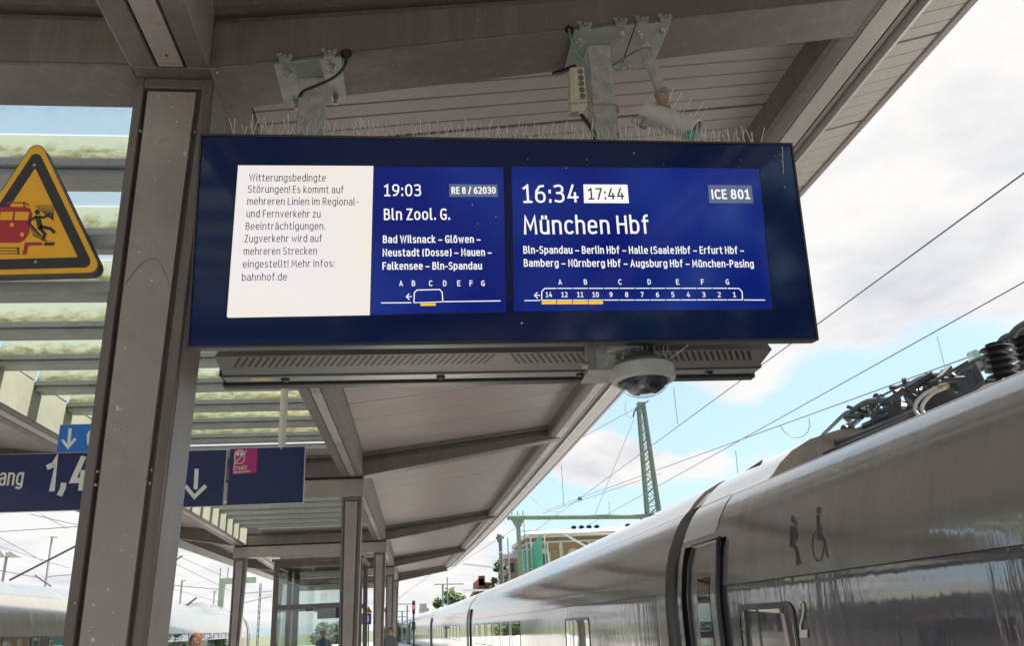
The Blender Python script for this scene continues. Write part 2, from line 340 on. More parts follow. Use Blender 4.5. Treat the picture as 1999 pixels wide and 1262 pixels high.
def text(s, pl, p0, p1, h, m, parent, bold=.105, lift=.0025, name='text_line', shear=0):
    """s drawn on plane pl, from pixel p0 to p1 along the baseline, cap height h pixels, bold = stroke weight"""
    sb = .085+bold*.5; x = 0.0; items = []
    for ch in s:
        if ch == ' ': x += .27; continue
        w, st = GLY[ch]; x += sb; items.append((x, st)); x += w+sb
    u0, v0 = pl.uv(*p0); u1, v1 = pl.uv(*p1); ut, vt = pl.uv(p0[0], p0[1]-h); ky = math.hypot(ut-u0, vt-v0)
    dv = np.array([u1-u0, v1-v0]); Ln = np.linalg.norm(dv); dv /= Ln; up = np.array([-dv[1], dv[0]])
    xa = items[0][0]-bold/2*.8; xb = max(o+max(p[0] for q in st for p in q) for o, st in items)+bold/2*.8; kx = Ln/(xb-xa)
    mb = MB(); k = 0; bw = bold*ky*1.0; o2 = np.array([u0, v0])
    for ox, st in items:
        for q in st:
            P = [(((px_+ox-xa)*kx+shear*py_*ky), (py_*(1-bold)+bold/2)*ky) for px_, py_ in q]
            P = [P[0]]+[b for a, b in zip(P, P[1:]) if math.hypot(a[0]-b[0], a[1]-b[1]) > 1e-6]
            cl = math.hypot(P[0][0]-P[-1][0], P[0][1]-P[-1][1]) < 1e-4 and len(P) > 4
            if cl: P = P[:-1]
            else:   # square the ends
                for e_, i_ in ((0, 1), (-1, -2)):
                    d = np.array(P[e_])-np.array(P[i_]); d = d/np.linalg.norm(d)*bw*.48; P[e_] = tuple(np.array(P[e_])+d)
            lf = lift+(k % 5)*.00006; k += 1
            for lp in stroke_loops(P, bw, cl):
                vs = [pl.w(*(o2+dv*a+up*b), lf) for a, b in lp]
                nrm = np.cross(vs[1]-vs[0], vs[2]-vs[0])
                if nrm@pl.n < 0: vs = vs[::-1]
                mb.add(vs, [(0, 1, 2, 3)])
    return mb.build(name, m, parent)

# ================================================================== GROUND, PLATFORM, TRACKS
def CR(y): return -.00016*y*y if y > 0 else 0.0                 # right column row drifts left as the platform curves
def ER(y): return -(.006*y+.0005*y*y) if y > 0 else -.006*y     # right roof edge
def XIN(y): return -3.80-(.002*y+.0011*y*y if y > 0 else 0)      # inner face of the left beams
def XLO(y): return -6.45-(.016*y if y > 0 else 0)                # left roof edge
def TR(y): return -.00042*y*y if y > 0 else 0.0
def TL(y): return -.0009*y*y if y > 0 else 0.0
def sweep(mb, poly, ys, shift, shiftf=None, close=True):
    """poly: list of (x,z); shift(y) -> dx or function giving scale per point"""
    n = len(poly); o = len(mb.v)
    for y in ys:
        for (x, z) in poly: mb.v.append((x+shift(y), y, z))
    for i in range(len(ys)-1):
        for k in range(n if close else n-1):
            a = o+i*n+k; b = o+i*n+(k+1) % n; mb.f.append((a, b, b+n, a+n))
    if close:
        mb.f.append(tuple(o+k for k in range(n))); mb.f.append(tuple(o+(len(ys)-1)*n+k for k in range(n))[::-1])
    return mb
def frange(a, b, st):
    n = max(1, round((b-a)/st)); return [a+(b-a)*i/n for i in range(n+1)]

g = MB(); g.add([(-900, -300, -1.1), (900, -300, -1.1), (900, 2500, -1.1), (-900, 2500, -1.1)], [(0, 1, 2, 3)])
struct(g.build('ground', m_land))
g = MB(); g.add([(-40, -80, -.92), (40, -80, -.92), (40, 0, -.92), (20, 160, -.92), (-60, 160, -.92), (-40, 0, -.92)], [(0, 1, 2, 3, 4, 5)])
struct(g.build('track_bed', m_ballast))
g = MB()
ys = frange(-50, 130, 6)
for i in range(len(ys)-1):
    y0, y1 = ys[i], ys[i+1]
    a0, b0, a1, b1 = -7.4+TL(y0)*.8, 2.42+TR(y0), -7.4+TL(y1)*.8, 2.42+TR(y1)
    g.hexa([(a0, y0, -.95), (b0, y0, -.95), (b1, y1, -.95), (a1, y1, -.95), (a0, y0, 0), (b0, y0, 0), (b1, y1, 0), (a1, y1, 0)])
plat = struct(g.build('platform', m_concrete))
g = MB()
for i in range(len(ys)-1):
    y0, y1 = ys[i], ys[i+1]
    g.add([(1.45+TR(y0), y0, .004), (1.6+TR(y0), y0, .004), (1.6+TR(y1), y1, .004), (1.45+TR(y1), y1, .004)], [(0, 1, 2, 3)])
g.build('warning_line', m_white, plat)
def track(name, xc, bend, ya, yb, label):
    t = thing(name, label, 'track', (xc, 0, -.9), 'railway tracks beside the platform')
    for s in (-.7175, .7175):
        mb = MB(); sweep(mb, [(xc+s-.036, -.76), (xc+s+.036, -.76), (xc+s+.036, -.80), (xc+s+.01, -.81), (xc+s+.01, -.88), (xc+s-.01, -.88), (xc+s-.01, -.81), (xc+s-.036, -.80)], frange(ya, yb, 5), bend)
        mb.build('rail', m_rail, t)
    mb = MB()
    for k in range(int((yb-ya)/.6)):
        y = ya+k*.6; x = xc+bend(y); mb.box(x-1.3, x+1.3, y-.13, y+.13, -.93, -.878)
    mb.build('sleepers', m_concrete, t, kind='stuff')
track('railway_track', 4.1, TR, -45, 125, 'track running under the grey train right of the platform')
track('railway_track', -9.2, TL, -45, 90, 'track running under the white train left of the platform')

# ================================================================== CANOPY
FR = [-16.1, -6.62, 2.84, 12.3, 21.8, 31.3, 40.8]
YEND = 42.0; YBEG = -22.0
can = thing('platform_canopy', 'taupe steel platform canopy with ribbed soffit and glass slats between its column rows', 'canopy', (-2.6, 2.84, 0))
def zb(x): return 3.935+.168*x          # underside of a cantilever arm
def zt(x): return 4.12+.123*x           # top of its face
def zs(x): return 4.25+.12*x            # soffit
def lzb(x, y): return 3.80+.168*(XIN(y)-.30-x)
def lzs(x, y): return 4.15+.12*(XIN(y)-.30-x)
def tbox(mb, b0, z0, b1, z1):
    mb.hexa([(b0[0], b0[2], z0), (b0[1], b0[2], z0), (b0[1], b0[3], z0), (b0[0], b0[3], z0), (b1[0], b1[2], z1), (b1[1], b1[2], z1), (b1[1], b1[3], z1), (b1[0], b1[3], z1)])
def bolt(mb, c, axis, r=.007, h=.006): mb.lathe(c, [(r, 0), (r, h*.6), (r*.6, h)], axis, 8)

for fi, Yf in enumerate(FR):
    near = fi in (2, 3, 4)
    for side in (0, 1):
        if side == 0:
            xl = -1.13+CR(Yf); wb, wt = .21, .30
        else:
            xl = XIN(Yf)-.30; wb, wt = .21, .30
        y0 = Yf+.07; ztop = 3.80 if (fi < 3) else 3.50
        # column as a tapered box section with a recessed channel down the front
        def xr(z, inset=0): return xl+wb+(wt-wb)*z/3.8-inset
        mb = MB(); T = ztop
        tbox(mb, (xl, xr(0), y0+.035, y0+.26), 0, (xl, xr(T), y0+.035, y0+.26), T)
        tbox(mb, (xl, xl+.034, y0, y0+.0352), 0, (xl, xl+.034, y0, y0+.0352), T)
        tbox(mb, (xr(0, .034), xr(0), y0, y0+.0352), 0, (xr(T, .038), xr(T), y0, y0+.0352), T)
        mb.hexa([(xl+.034, y0, T-.045), (xr(T-.045, .037), y0, T-.045), (xr(T-.045, .037), y0+.035, T-.045), (xl+.034, y0+.035, T-.045), (xl+.034, y0, T), (xr(T, .038), y0, T), (xr(T, .038), y0+.035, T), (xl+.034, y0+.035, T)])
        c = mb.build('column', m_beam, can, bevel=.004)
        mb = MB(); tbox(mb, (xl+.05, xr(0, .052), y0+.004, y0+.034), 0, (xl+.05, xr(T, .062), y0+.004, y0+.034), T-.06)
        mb.build('cover_panel', m_panel, c, bevel=.002)
        mb = MB(); tbox(mb, (xr(0)-.001, xr(0)+.003, y0+.03, y0+.255), 0, (xr(T)-.001, xr(T)+.003, y0+.03, y0+.255), T)
        mb.build('side_panel', m_side, c)
        if near:
            for z in (3.55, 2.2, 2.155, 1.1):
                for xx in (xl+.041, xr(z, .044)):
                    b = MB(); bolt(b, (xx, y0+.012, z), (0, -1, 0), .0055, .012); b.build('bolt', m_galvb, c)
    # right arm
    xa, xb = -.83+CR(Yf), 2.30+ER(Yf)
    mb = MB()
    mb.hexa([(xa, Yf, zb(xa)), (xb, Yf, zb(xb)), (xb, Yf+.28, zb(xb)), (xa, Yf+.28, zb(xa)), (xa, Yf, zt(xa)), (xb, Yf, zt(xb)), (xb, Yf+.28, zt(xb)), (xa, Yf+.28, zt(xa))])
    arm = mb.build('cantilever_arm', m_beam, can, bevel=.004)
    mb = MB()
    for d0, d1, yy in ((.006, .05, .03), (.065, .16, -.03)):
        mb.hexa([(xa, Yf+yy, zt(xa)+d0), (xb, Yf+yy, zt(xb)+d0), (xb, Yf+.25, zt(xb)+d0), (xa, Yf+.25, zt(xa)+d0), (xa, Yf+yy, zt(xa)+d1), (xb, Yf+yy, zt(xb)+d1), (xb, Yf+.25, zt(xb)+d1), (xa, Yf+.25, zt(xa)+d1)])
    mb.build('arm_rail', m_beam, arm)
    # plate lying along the face, leaving the shadow line at the lower edge
    mb = MB(); h = .012
    mb.hexa([(xa+.01, Yf-.006, zb(xa)+h), (xb, Yf-.006, zb(xb)+h), (xb, Yf, zb(xb)+h), (xa+.01, Yf, zb(xa)+h), (xa+.01, Yf-.006, zt(xa)-.004), (xb, Yf-.006, zt(xb)-.004), (xb, Yf, zt(xb)-.004), (xa+.01, Yf, zt(xa)-.004)])
    mb.build('face_plate', m_beam, arm)
    if near:
        b = MB(); bolt(b, (xa+.03, Yf+.02, zb(xa+.03)), (0, 0, -1), .006, .008); b.build('bolt', m_galvb, arm)
    # middle beam
    xm0, xm1 = XIN(Yf)-.30, -.829+CR(Yf)
    mb = MB(); mb.box(xm0, xm1-.30, Yf, Yf+.28, 3.80, 4.02); mb.box(xm1-.30, xm1-.004, Yf+.008, Yf+.27, 3.803, 4.2)
    bm_ = mb.build('cross_beam', m_beam, can, bevel=.004)
    mb = MB(); mb.box(xm0+.02, xm1-.31, Yf-.006, Yf, 3.812, 4.014); mb.build('face_plate', m_beam, bm_)
    mb = MB(); mb.box(xm0, xm1-.32, Yf+.03, Yf+.25, 4.026, 4.065); mb.box(xm0, xm1-.32, Yf-.02, Yf+.25, 4.075, 4.30); mb.build('beam_rail', m_beam, bm_)
    if fi >= 3:
        mb = MB(); mb.box(xm0-.02, xm1+.02, Yf+.04, Yf+.30, 3.503, 3.76); mb.build('lintel', m_panel, can, bevel=.004)
        mb = MB(); mb.box(xm0+.01, xm1-.01, Yf+.06, Yf+.28, 3.76, 3.80); mb.build('lintel_neck', m_dark, can)
    # left arm
    xa, xb = XIN(Yf)-.30, XLO(Yf)+.5
    mb = MB()
    mb.hexa([(xb, Yf, lzb(xb, Yf)), (xa, Yf, lzb(xa, Yf)), (xa, Yf+.28, lzb(xa, Yf)), (xb, Yf+.28, lzb(xb, Yf)), (xb, Yf, lzs(xb, Yf)), (xa, Yf, lzs(xa, Yf)), (xa, Yf+.28, lzs(xa, Yf)), (xb, Yf+.28, lzs(xb, Yf))])
    mb.build('cantilever_arm', m_beam, can, bevel=.004)

# long beams, with their channel and bright cover strip
for bi in range(len(FR)):
    ya = FR[bi]+.28; yb_ = FR[bi+1] if bi+1 < len(FR) else YEND
    yy = [ya, (ya+yb_)/2, yb_]
    for side in (0, 1):
        sh = (lambda y: CR(y)) if side == 0 else (lambda y: XIN(y)+.83)
        mb = MB()
        sweep(mb, [(-1.13, 3.80), (-1.032, 3.80), (-1.032, 3.835), (-.913, 3.835), (-.913, 3.80), (-.83, 3.80), (-.832, 4.20), (-1.128, 4.20)], yy, sh)
        lb = mb.build('long_beam', m_beam, can, bevel=.004)
        n = 4; st = (yb_-ya)/n
        for k in range(n):
            a, b = ya+k*st+.006, ya+(k+1)*st-.006
            mb = MB(); sweep(mb, [(-1.02, 3.801), (-.925, 3.801), (-.925, 3.825), (-1.02, 3.825)], [a, b], sh)
            st_ = mb.build('cover_strip', m_panel if (k % 2) else m_inlay, lb)
            if bi in (1, 2, 3):
                mb = MB()
                for q in (.06, st-.08): bolt(mb, (-.972+sh(a+q), a+q, 3.801), (0, 0, -1), .006, .004)
                mb.build('screws', m_dark, st_)
        mb = MB(); sweep(mb, [(-1.03, 3.826), (-.915, 3.826), (-.915, 3.834), (-1.03, 3.834)], yy, sh); mb.build('channel_bottom', m_dark, lb)
        # side skin facing the platform edge / glass
        if side == 0:
            mb = MB(); sweep(mb, [(-.8295, 3.806), (-.8265, 3.806), (-.8265, 4.19), (-.8295, 4.19)], yy, sh); mb.build('side_skin', m_side, lb)
            mb = MB(); sweep(mb, [(-1.134, 3.806), (-1.1305, 3.806), (-1.1305, 4.19), (-1.134, 4.19)], yy, sh); mb.build('side_skin', m_cream, lb)
        else:
            mb = MB(); sweep(mb, [(-.8295, 3.81), (-.824, 3.81), (-.824, 4.19), (-.8295, 4.19)], yy, sh); mb.build('side_skin', m_cream, lb)

# soffit planks, right bay ------------------------------------------------
PW = .1125
def plank_mb(xa, xb, y0, y1, zf, t=.016):
    mb = MB(); b = .004
    z0, z1 = zf(xa), zf(xb)
    v = [(xa, y0, z0+b), (xa, y0+b, z0), (xa, y1-b, z0), (xa, y1, z0+b), (xa, y1, z0+t), (xa, y0, z0+t)]
    v += [(xb, y0, z1+b), (xb, y0+b, z1), (xb, y1-b, z1), (xb, y1, z1+b), (xb, y1, z1+t), (xb, y0, z1+t)]
    f = [(k, (k+1) % 6, 6+(k+1) % 6, 6+k) for k in range(6)]+[(5, 4, 3, 2, 1, 0), (6, 7, 8, 9, 10, 11)]
    mb.add(v, f); return mb
def zedge(x, y): return 4.315+.30*(x-(2.43+ER(y)))
far = MB(); farL = MB(); faredge = MB()
y = YBEG; k = 0
while y < YEND-.1:
    gap = .022 if k % 7 == 6 else .0055
    y0, y1 = y, y+PW-gap; ym = (y0+y1)/2
    infr = any(f-.03 < ym < f+.26 for f in FR)
    xa, xb = -.82+CR(ym), 2.2+ER(ym)
    if not infr:
        mb = plank_mb(xa, xb, y0, y1, lambda x: zs(x)+random.uniform(-.0006, .0006))
        if 3.0 < ym < 22: mb.build('soffit_plank', m_soffit, can)
        else: far.add(mb.v, mb.f)
        xa2, xb2 = XLO(ym)+.5, XIN(ym)-.31
        mb = plank_mb(xa2, xb2, y0, y1, lambda x: lzs(x, ym)); farL.add(mb.v, mb.f)
    xe0, xe1 = 2.43+ER(ym), 2.695+ER(ym)
    mb = plank_mb(xe0, xe1, y0, y1, lambda x: zedge(x, ym))
    if 1.8 < ym < 20: mb.build('edge_plank', m_lamel, can)
    else: faredge.add(mb.v, mb.f)
    y += PW; k += 1
far.build('far_soffit_planks', m_soffit, can, kind='stuff'); farL.build('left_soffit_planks', m_soffit, can, kind='stuff'); faredge.build('far_edge_planks', m_lamel, can, kind='stuff')
YS = frange(YBEG, YEND, 1.6)
mb = MB(); sweep(mb, [(-.9, zs(-.9)+.018), (2.3, zs(2.3)+.018), (2.3, zs(2.3)+.14), (-.9, zs(-.9)+.14)], YS, lambda y: ER(y)*.8); mb.build('roof_deck', m_dark, can)
mb = MB(); n = len(YS)
for y in YS:
    xo, xi = XLO(y)+.3, XIN(y)-.28
    mb.v += [(xo, y, lzs(xo, y)+.02), (xi, y, lzs(xi, y)+.02), (xi, y, lzs(xi, y)+.14), (xo, y, lzs(xo, y)+.14)]
for i in range(n-1):
    for k in range(4): mb.f.append((i*4+k, i*4+(k+1) % 4, i*4+4+(k+1) % 4, i*4+4+k))
mb.build('roof_deck', m_dark, can)
# edge box
mb = MB(); sweep(mb, [(2.10, 4.33), (2.12, 4.305), (2.16, 4.295), (2.195, 4.295), (2.195, 4.33), (2.325, 4.33), (2.325, 4.297), (2.35, 4.30), (2.405, 4.345), (2.405, 4.60), (2.10, 4.60)], YS, ER)
edge = mb.build('edge_beam', m_beam, can, smooth=True)
mb = MB(); sweep(mb, [(2.408, 4.292), (2.424, 4.292), (2.424, 4.40), (2.408, 4.40)], YS, ER); mb.build('edge_lip', m_lip, edge)
st = 2.4; y = YBEG
while y < YEND-1:
    mb = MB(); sweep(mb, [(2.205, 4.297), (2.315, 4.297), (2.315, 4.31), (2.205, 4.31)], [y+.008, y+st/2, y+st-.012], ER)
    s_ = mb.build('cover_strip', m_inlay if int(y*3) % 3 else m_lamel, edge)
    if y > 0 and y < 25:
        mb = MB()
        for q in (.3, st-.3): bolt(mb, (2.26+ER(y+q), y+q, 4.297), (0, 0, -1), .007, .004)
        mb.build('screws', m_dark, s_)
    y += st
mb = MB(); sweep(mb, [(2.70, 4.40), (2.705, 4.385), (2.735, 4.385), (2.76, 4.405), (2.775, 4.45), (2.775, 4.56), (2.70, 4.56)], YS, ER); mb.build('fascia', m_side, edge, smooth=True)
mb = MB(); sweep(mb, [(2.38, 4.61), (2.78, 4.57), (2.78, 4.62), (2.0, 4.68), (2.0, 4.62)], YS, ER); mb.build('edge_flashing', m_beam, edge)
mb = MB(); n = 0
ys2 = frange(YBEG, YEND, 1.6)
P = [(.62, 3.98), (.30, 3.90), (.27, 3.93), (.02, 4.02), (0, 4.06), (0, 4.2), (.62, 4.55)]
for y in ys2:
    for (dx, z) in P: mb.v.append((XLO(y)+dx, y, z+.10))
for i in range(len(ys2)-1):
    for k in range(7): mb.f.append((i*7+k, i*7+7+k, i*7+7+(k+1) % 7, i*7+(k+1) % 7))
mb.build('edge_beam', m_beam, can)

# glass roof between the two column rows -----------------------------------
mg = bpy.data.materials.new('mossy_translucent_panel'); mg.use_nodes = True; t = mg.node_tree; t.nodes.clear()
o_ = N(t, 'ShaderNodeOutputMaterial'); tr = N(t, 'ShaderNodeBsdfTranslucent'); df = N(t, 'ShaderNodeBsdfPrincipled'); ms = N(t, 'ShaderNodeMixShader'); ms.inputs[0].default_value = .12
df.inputs['Roughness'].default_value = .3
g_ = N(t, 'ShaderNodeNewGeometry'); sp = N(t, 'ShaderNodeSeparateXYZ'); L(t, g_.outputs['Position'], sp.inputs[0])
nn = N(t, 'ShaderNodeTexNoise', i_Scale=9.0, i_Detail=12.0, i_Roughness=.75); mp = N(t, 'ShaderNodeMapping'); mp.inputs['Scale'].default_value = (1, .2, 2.2); L(t, g_.outputs['Position'], mp.inputs[0]); L(t, mp.outputs[0], nn.inputs['Vector'])
hh = N(t, 'ShaderNodeMapRange'); L(t, sp.outputs[2], hh.inputs['Value']); hh.inputs['From Min'].default_value = 4.20; hh.inputs['From Max'].default_value = 4.40; hh.inputs['To Min'].default_value = .22; hh.inputs['To Max'].default_value = -.14
mk = M_(t, 'ADD', nn.outputs['Fac'], hh.outputs[0]); mr = N(t, 'ShaderNodeMapRange', interpolation_type='SMOOTHSTEP'); L(t, mk, mr.inputs['Value']); mr.inputs['From Min'].default_value = .47; mr.inputs['From Max'].default_value = .82
nb = N(t, 'ShaderNodeTexNoise', i_Scale=70.0, i_Detail=6.0, i_Roughness=.8); L(t, g_.outputs['Position'], nb.inputs['Vector'])
mk2 = M_(t, 'ADD', M_(t, 'MULTIPLY', mr.outputs[0], .75), M_(t, 'MULTIPLY', M_(t, 'MULTIPLY', M_(t, 'SUBTRACT', nb.outputs['Fac'], .5), 2.4), mr.outputs[0]), None, True)
mc = N(t, 'ShaderNodeMix', data_type='RGBA'); L(t, mk2, mc.inputs[0]); mc.inputs[6].default_value = (.95, .95, .80, 1); mc.inputs[7].default_value = (.42, .37, .09, 1)
L(t, mc.outputs[2], tr.inputs['Color']); L(t, mc.outputs[2], df.inputs['Base Color']); L(t, tr.outputs[0], ms.inputs[1]); L(t, df.outputs[0], ms.inputs[2]); tp_ = N(t, 'ShaderNodeBsdfTransparent'); L(t, mc.outputs[2], tp_.inputs[0]); ms2 = N(t, 'ShaderNodeMixShader'); ms2.inputs[0].default_value = .55; L(t, ms.outputs[0], ms2.inputs[1]); L(t, tp_.outputs[0], ms2.inputs[2]); L(t, ms2.outputs[0], o_.inputs[0])
def glass_mat(name, tint, alpha=.8, rough=.02, dirt=.0):
    m = bpy.data.materials.new(name); m.use_nodes = True; t = m.node_tree; t.nodes.clear()
    o = N(t, 'ShaderNodeOutputMaterial'); tp = N(t, 'ShaderNodeBsdfTransparent'); tp.inputs[0].default_value = (*tint, 1); gl = N(t, 'ShaderNodeBsdfGlossy'); gl.inputs['Roughness'].default_value = rough
    fr = N(t, 'ShaderNodeLayerWeight'); fr.inputs[0].default_value = .5; a = N(t, 'ShaderNodeMixShader'); L(t, M_(t, 'ADD', M_(t, 'MULTIPLY', M_(t, 'POWER', fr.outputs['Facing'], 4.0), .8), .05+(.1 if alpha < .8 else 0.0), None, True), a.inputs[0]); L(t, tp.outputs[0], a.inputs[1]); L(t, gl.outputs[0], a.inputs[2])
    if dirt:
        d = N(t, 'ShaderNodeBsdfDiffuse'); d.inputs[0].default_value = (.5, .5, .45, 1); n = N(t, 'ShaderNodeTexNoise', i_Scale=5.0, i_Detail=8.0); b = N(t, 'ShaderNodeMixShader')
        L(t, M_(t, 'MULTIPLY', n.outputs['Fac'], dirt), b.inputs[0]); L(t, a.outputs[0], b.inputs[1]); L(t, d.outputs[0], b.inputs[2]); L(t, b.outputs[0], o.inputs[0])
    else: L(t, a.outputs[0], o.inputs[0])
    return m
m_pane = glass_mat('roof_glass', (.95, .98, .98), dirt=.03)
for bi in range(1, len(FR)-1):
    y0 = FR[bi]+1.34
    for k in range(9):
        yb0 = y0+.86*k; yb1 = yb0+.21
        xa, xb = XIN(yb0)+.01, -1.135+CR(yb0)
        mb = MB(); mb.box(xa, xb, yb0+.03, yb1, 4.10, 4.145); mb.box(xa, xb, yb0, yb1-.05, 4.15, 4.198)
        bar = mb.build('roof_bar', m_bar, can, bevel=.003)
        mb = MB(); th = .008
        mb.hexa([(xa, yb0+.02, 4.20), (xb, yb0+.02, 4.20), (xb, yb0+.02+th, 4.20), (xa, yb0+.02+th, 4.20), (xa, yb0+.10, 4.41), (xb, yb0+.10, 4.41), (xb, yb0+.10+th, 4.41), (xa, yb0+.10+th, 4.41)])
        mb.build('translucent_panel', mg, bar)
        mb = MB(); mb.add([(xa, yb0-.66, 4.215), (xb, yb0-.66, 4.215), (xb, yb0+.09, 4.415), (xa, yb0+.09, 4.415)], [(0, 1, 2, 3)])
        mb.build('glass_pane', m_pane, bar)
        if k:
            mb = MB()
            mb.hexa([(xa-.02, yb0-.66, 4.20), (xa, yb0-.66, 4.20), (xa, yb0-.01, 4.20), (xa-.02, yb0-.01, 4.20), (xa-.02, yb0-.66, 4.215), (xa, yb0-.66, 4.215), (xa, yb0+.06, 4.46), (xa-.02, yb0+.06, 4.46)])
            mb.build('cheek_panel', m_cream, bar)
    xa, xb = XIN(FR[bi]), -1.135
    mb = MB(); mb.box(xa, xb, FR[bi+1]-.50, FR[bi+1]-.02, 4.12, 4.16); mb.box(xa, xb, FR[bi]+.30, FR[bi]+.50, 4.12, 4.16); mb.build('roof_flashing', m_bar, can, kind='stuff')

# ================================================================== DEPARTURE DISPLAY
ey = np.array([0, -.08, .797]); ey /= np.linalg.norm(ey)
dp = Plane((.35, 2.76, 3.0085), (1, 0, 0), ey)
HW, HH = 1.146, .401
disp = thing('departure_display', 'wide blue train departure display hanging under the canopy, reading München Hbf', 'display', (.35, 2.98, 3.8))
m_navy = mat('navy_front_glass', (.005, .018, .092), .07, coat=0, spec=.5)
def led(name, c, e, es): return mat(name, c, .08, emit=e, es=es, coat=0)
EM = .35
m_blue = led('blue_screen', (.002, .004, .05), (.002, .008, .175), EM)
m_whs = led('white_screen', (.05, .05, .05), (.86, .79, .73), .335)
m_txt = led('screen_text_white', (.05, .05, .05), (.92, .91, .88), EM)
m_txd = led('screen_text_dark', (.004, .004, .012), (.012, .013, .03), EM)
def backlight(m, c0, c1, sc_, amt):
    t = m.node_tree; b = t.nodes['Principled BSDF']; g = N(t, 'ShaderNodeNewGeometry'); n = N(t, 'ShaderNodeTexNoise', i_Scale=sc_, i_Detail=2.0); L(t, g.outputs['Position'], n.inputs['Vector'])
    r = N(t, 'ShaderNodeMapRange'); r.inputs['From Min'].default_value = .35; r.inputs['From Max'].default_value = .68; L(t, n.outputs['Fac'], r.inputs[0])
    mx = N(t, 'ShaderNodeMix', data_type='RGBA'); L(t, r.outputs[0], mx.inputs[0]); mx.inputs[6].default_value = (*c0, 1); mx.inputs[7].default_value = (*c1, 1); L(t, mx.outputs[2], b.inputs['Emission Color'])
backlight(m_whs, (.86, .81, .82), (.89, .81, .68), 1.7, 1); backlight(m_blue, (.001, .008, .13), (.008, .026, .20), 2.1, 1)
m_grey = led('screen_grey_badge', (.02, .02, .03), (.10, .13, .22), EM)
m_yel = led('screen_yellow', (.1, .07, .01), (.95, .52, .02), EM)
def dbox(mb, u0, u1, v0, v1, n0, n1): # n positive toward viewer
    c = [dp.w(u, v, n) for n in (n1, n0) for u, v in ((u0, v0), (u1, v0), (u1, v1), (u0, v1))]
    mb.hexa([tuple(p) for p in c]); return mb
mb = MB(); dbox(mb, -HW, HW, -HH, HH, -.05, 0); mb.build('front_glass', m_navy, disp, bevel=.003)
mb = MB(); w = .009
dbox(mb, -HW-w, HW+w, HH, HH+w, -.055, .004); dbox(mb, -HW-w, HW+w, -HH-w, -HH, -.055, .004); dbox(mb, -HW-w, -HW, -HH, HH, -.055, .004); dbox(mb, HW, HW+w, -HH, HH, -.055, .004)
mb.build('bezel', m_bezel, disp, bevel=.002)
m_house = mat('housing_grey', (.16, .155, .15), .45, metal=.2, var=.1, dirt=.3)
mb = MB(); dbox(mb, -HW+.01, HW-.01, -HH+.01, HH-.01, -.11, -.051); mb.build('back_shell', m_house, disp, bevel=.004)
# middle body of the housing and the display that faces the other way
Z0 = 2.652  # housing, trays and rear display enlarged and pushed back, scaled about the camera
mb = MB(); mb.box(-.74, 1.39, 3.06, 3.19, Z0+.05, 3.33); hs = mb.build('housing', m_house, disp, bevel=.004)
mb = MB()
mb.hexa([(-.77, 3.045, Z0-.005), (1.430, 3.045, Z0-.005), (1.430, 3.20, Z0-.032), (-.77, 3.20, Z0-.032), (-.74, 3.045, Z0+.06), (1.39, 3.045, Z0+.06), (1.39, 3.20, Z0+.02), (-.74, 3.20, Z0+.02)])
mb.build('vent_tray', m_house, hs, bevel=.002)
vs = MB(); ux = -.70
while ux < 1.35:
    if abs(ux-.32) > .03:
        s_ = -.040 if ux < .32 else .040; y0_, y1_ = 3.052, 3.132
        zf = lambda y: Z0-.005-(y-3.045)*.027/.155-.0013
        vs.add([(ux-s_/2, y0_, zf(y0_)), (ux-s_/2+.010, y0_, zf(y0_)), (ux+s_/2+.010, y1_, zf(y1_)), (ux+s_/2, y1_, zf(y1_))], [(0, 1, 2, 3)])
    ux += .0262
vs.build('vent_slots', m_black, hs, kind='stuff')
m_trayl = mat('tray_aluminium', (.33, .32, .31), .35, metal=.5, var=.1, dirt=.3)
mb = MB(); mb.box(-.787, 1.445, 3.202, 3.29, 2.618, 2.665); mb.box(-.792, 1.450, 3.292, 3.345, 2.602, 2.70); rail_ = mb.build('rear_display_shell', m_bezel, disp, bevel=.004)
mb = MB(); mb.box(-.77, 1.43, 3.206, 3.27, 2.612, 2.617); tr_ = mb.build('rear_tray', m_trayl, disp)
for xx in (-.535, .085, .665, 1.22):
    b = MB(); b.lathe((xx, 3.235, 2.612), [(.018, 0), (.018, .006), (.010, .012), (.004, .014)], (0, 0, -1), 14); b.build('foot_screw', m_black, tr_)
mb = MB(); mb.hexa([(-.787, 3.347, 2.68), (1.445, 3.347, 2.68), (1.41, 3.30, 3.40), (-.75, 3.30, 3.40), (-.787, 3.40, 2.68), (1.445, 3.40, 2.68), (1.41, 3.36, 3.40), (-.75, 3.36, 3.40)]); mb.build('rear_glass', m_navy, disp)
mb = MB(); mb.add([(-.665, 3.212, 2.6110), (-.585, 3.212, 2.6110), (-.585, 3.252, 2.6110), (-.665, 3.252, 2.6110)], [(0, 1, 2, 3)]); mb.build('type_sticker', mat('yellowed_sticker', (.5, .42, .22), .6, var=.2, vscale=60), tr_)
mb = MB(); mb.box(-.6, 1.3, 2.90, 3.06, 3.28, 3.31); mb.build('top_bridge', m_house, disp)
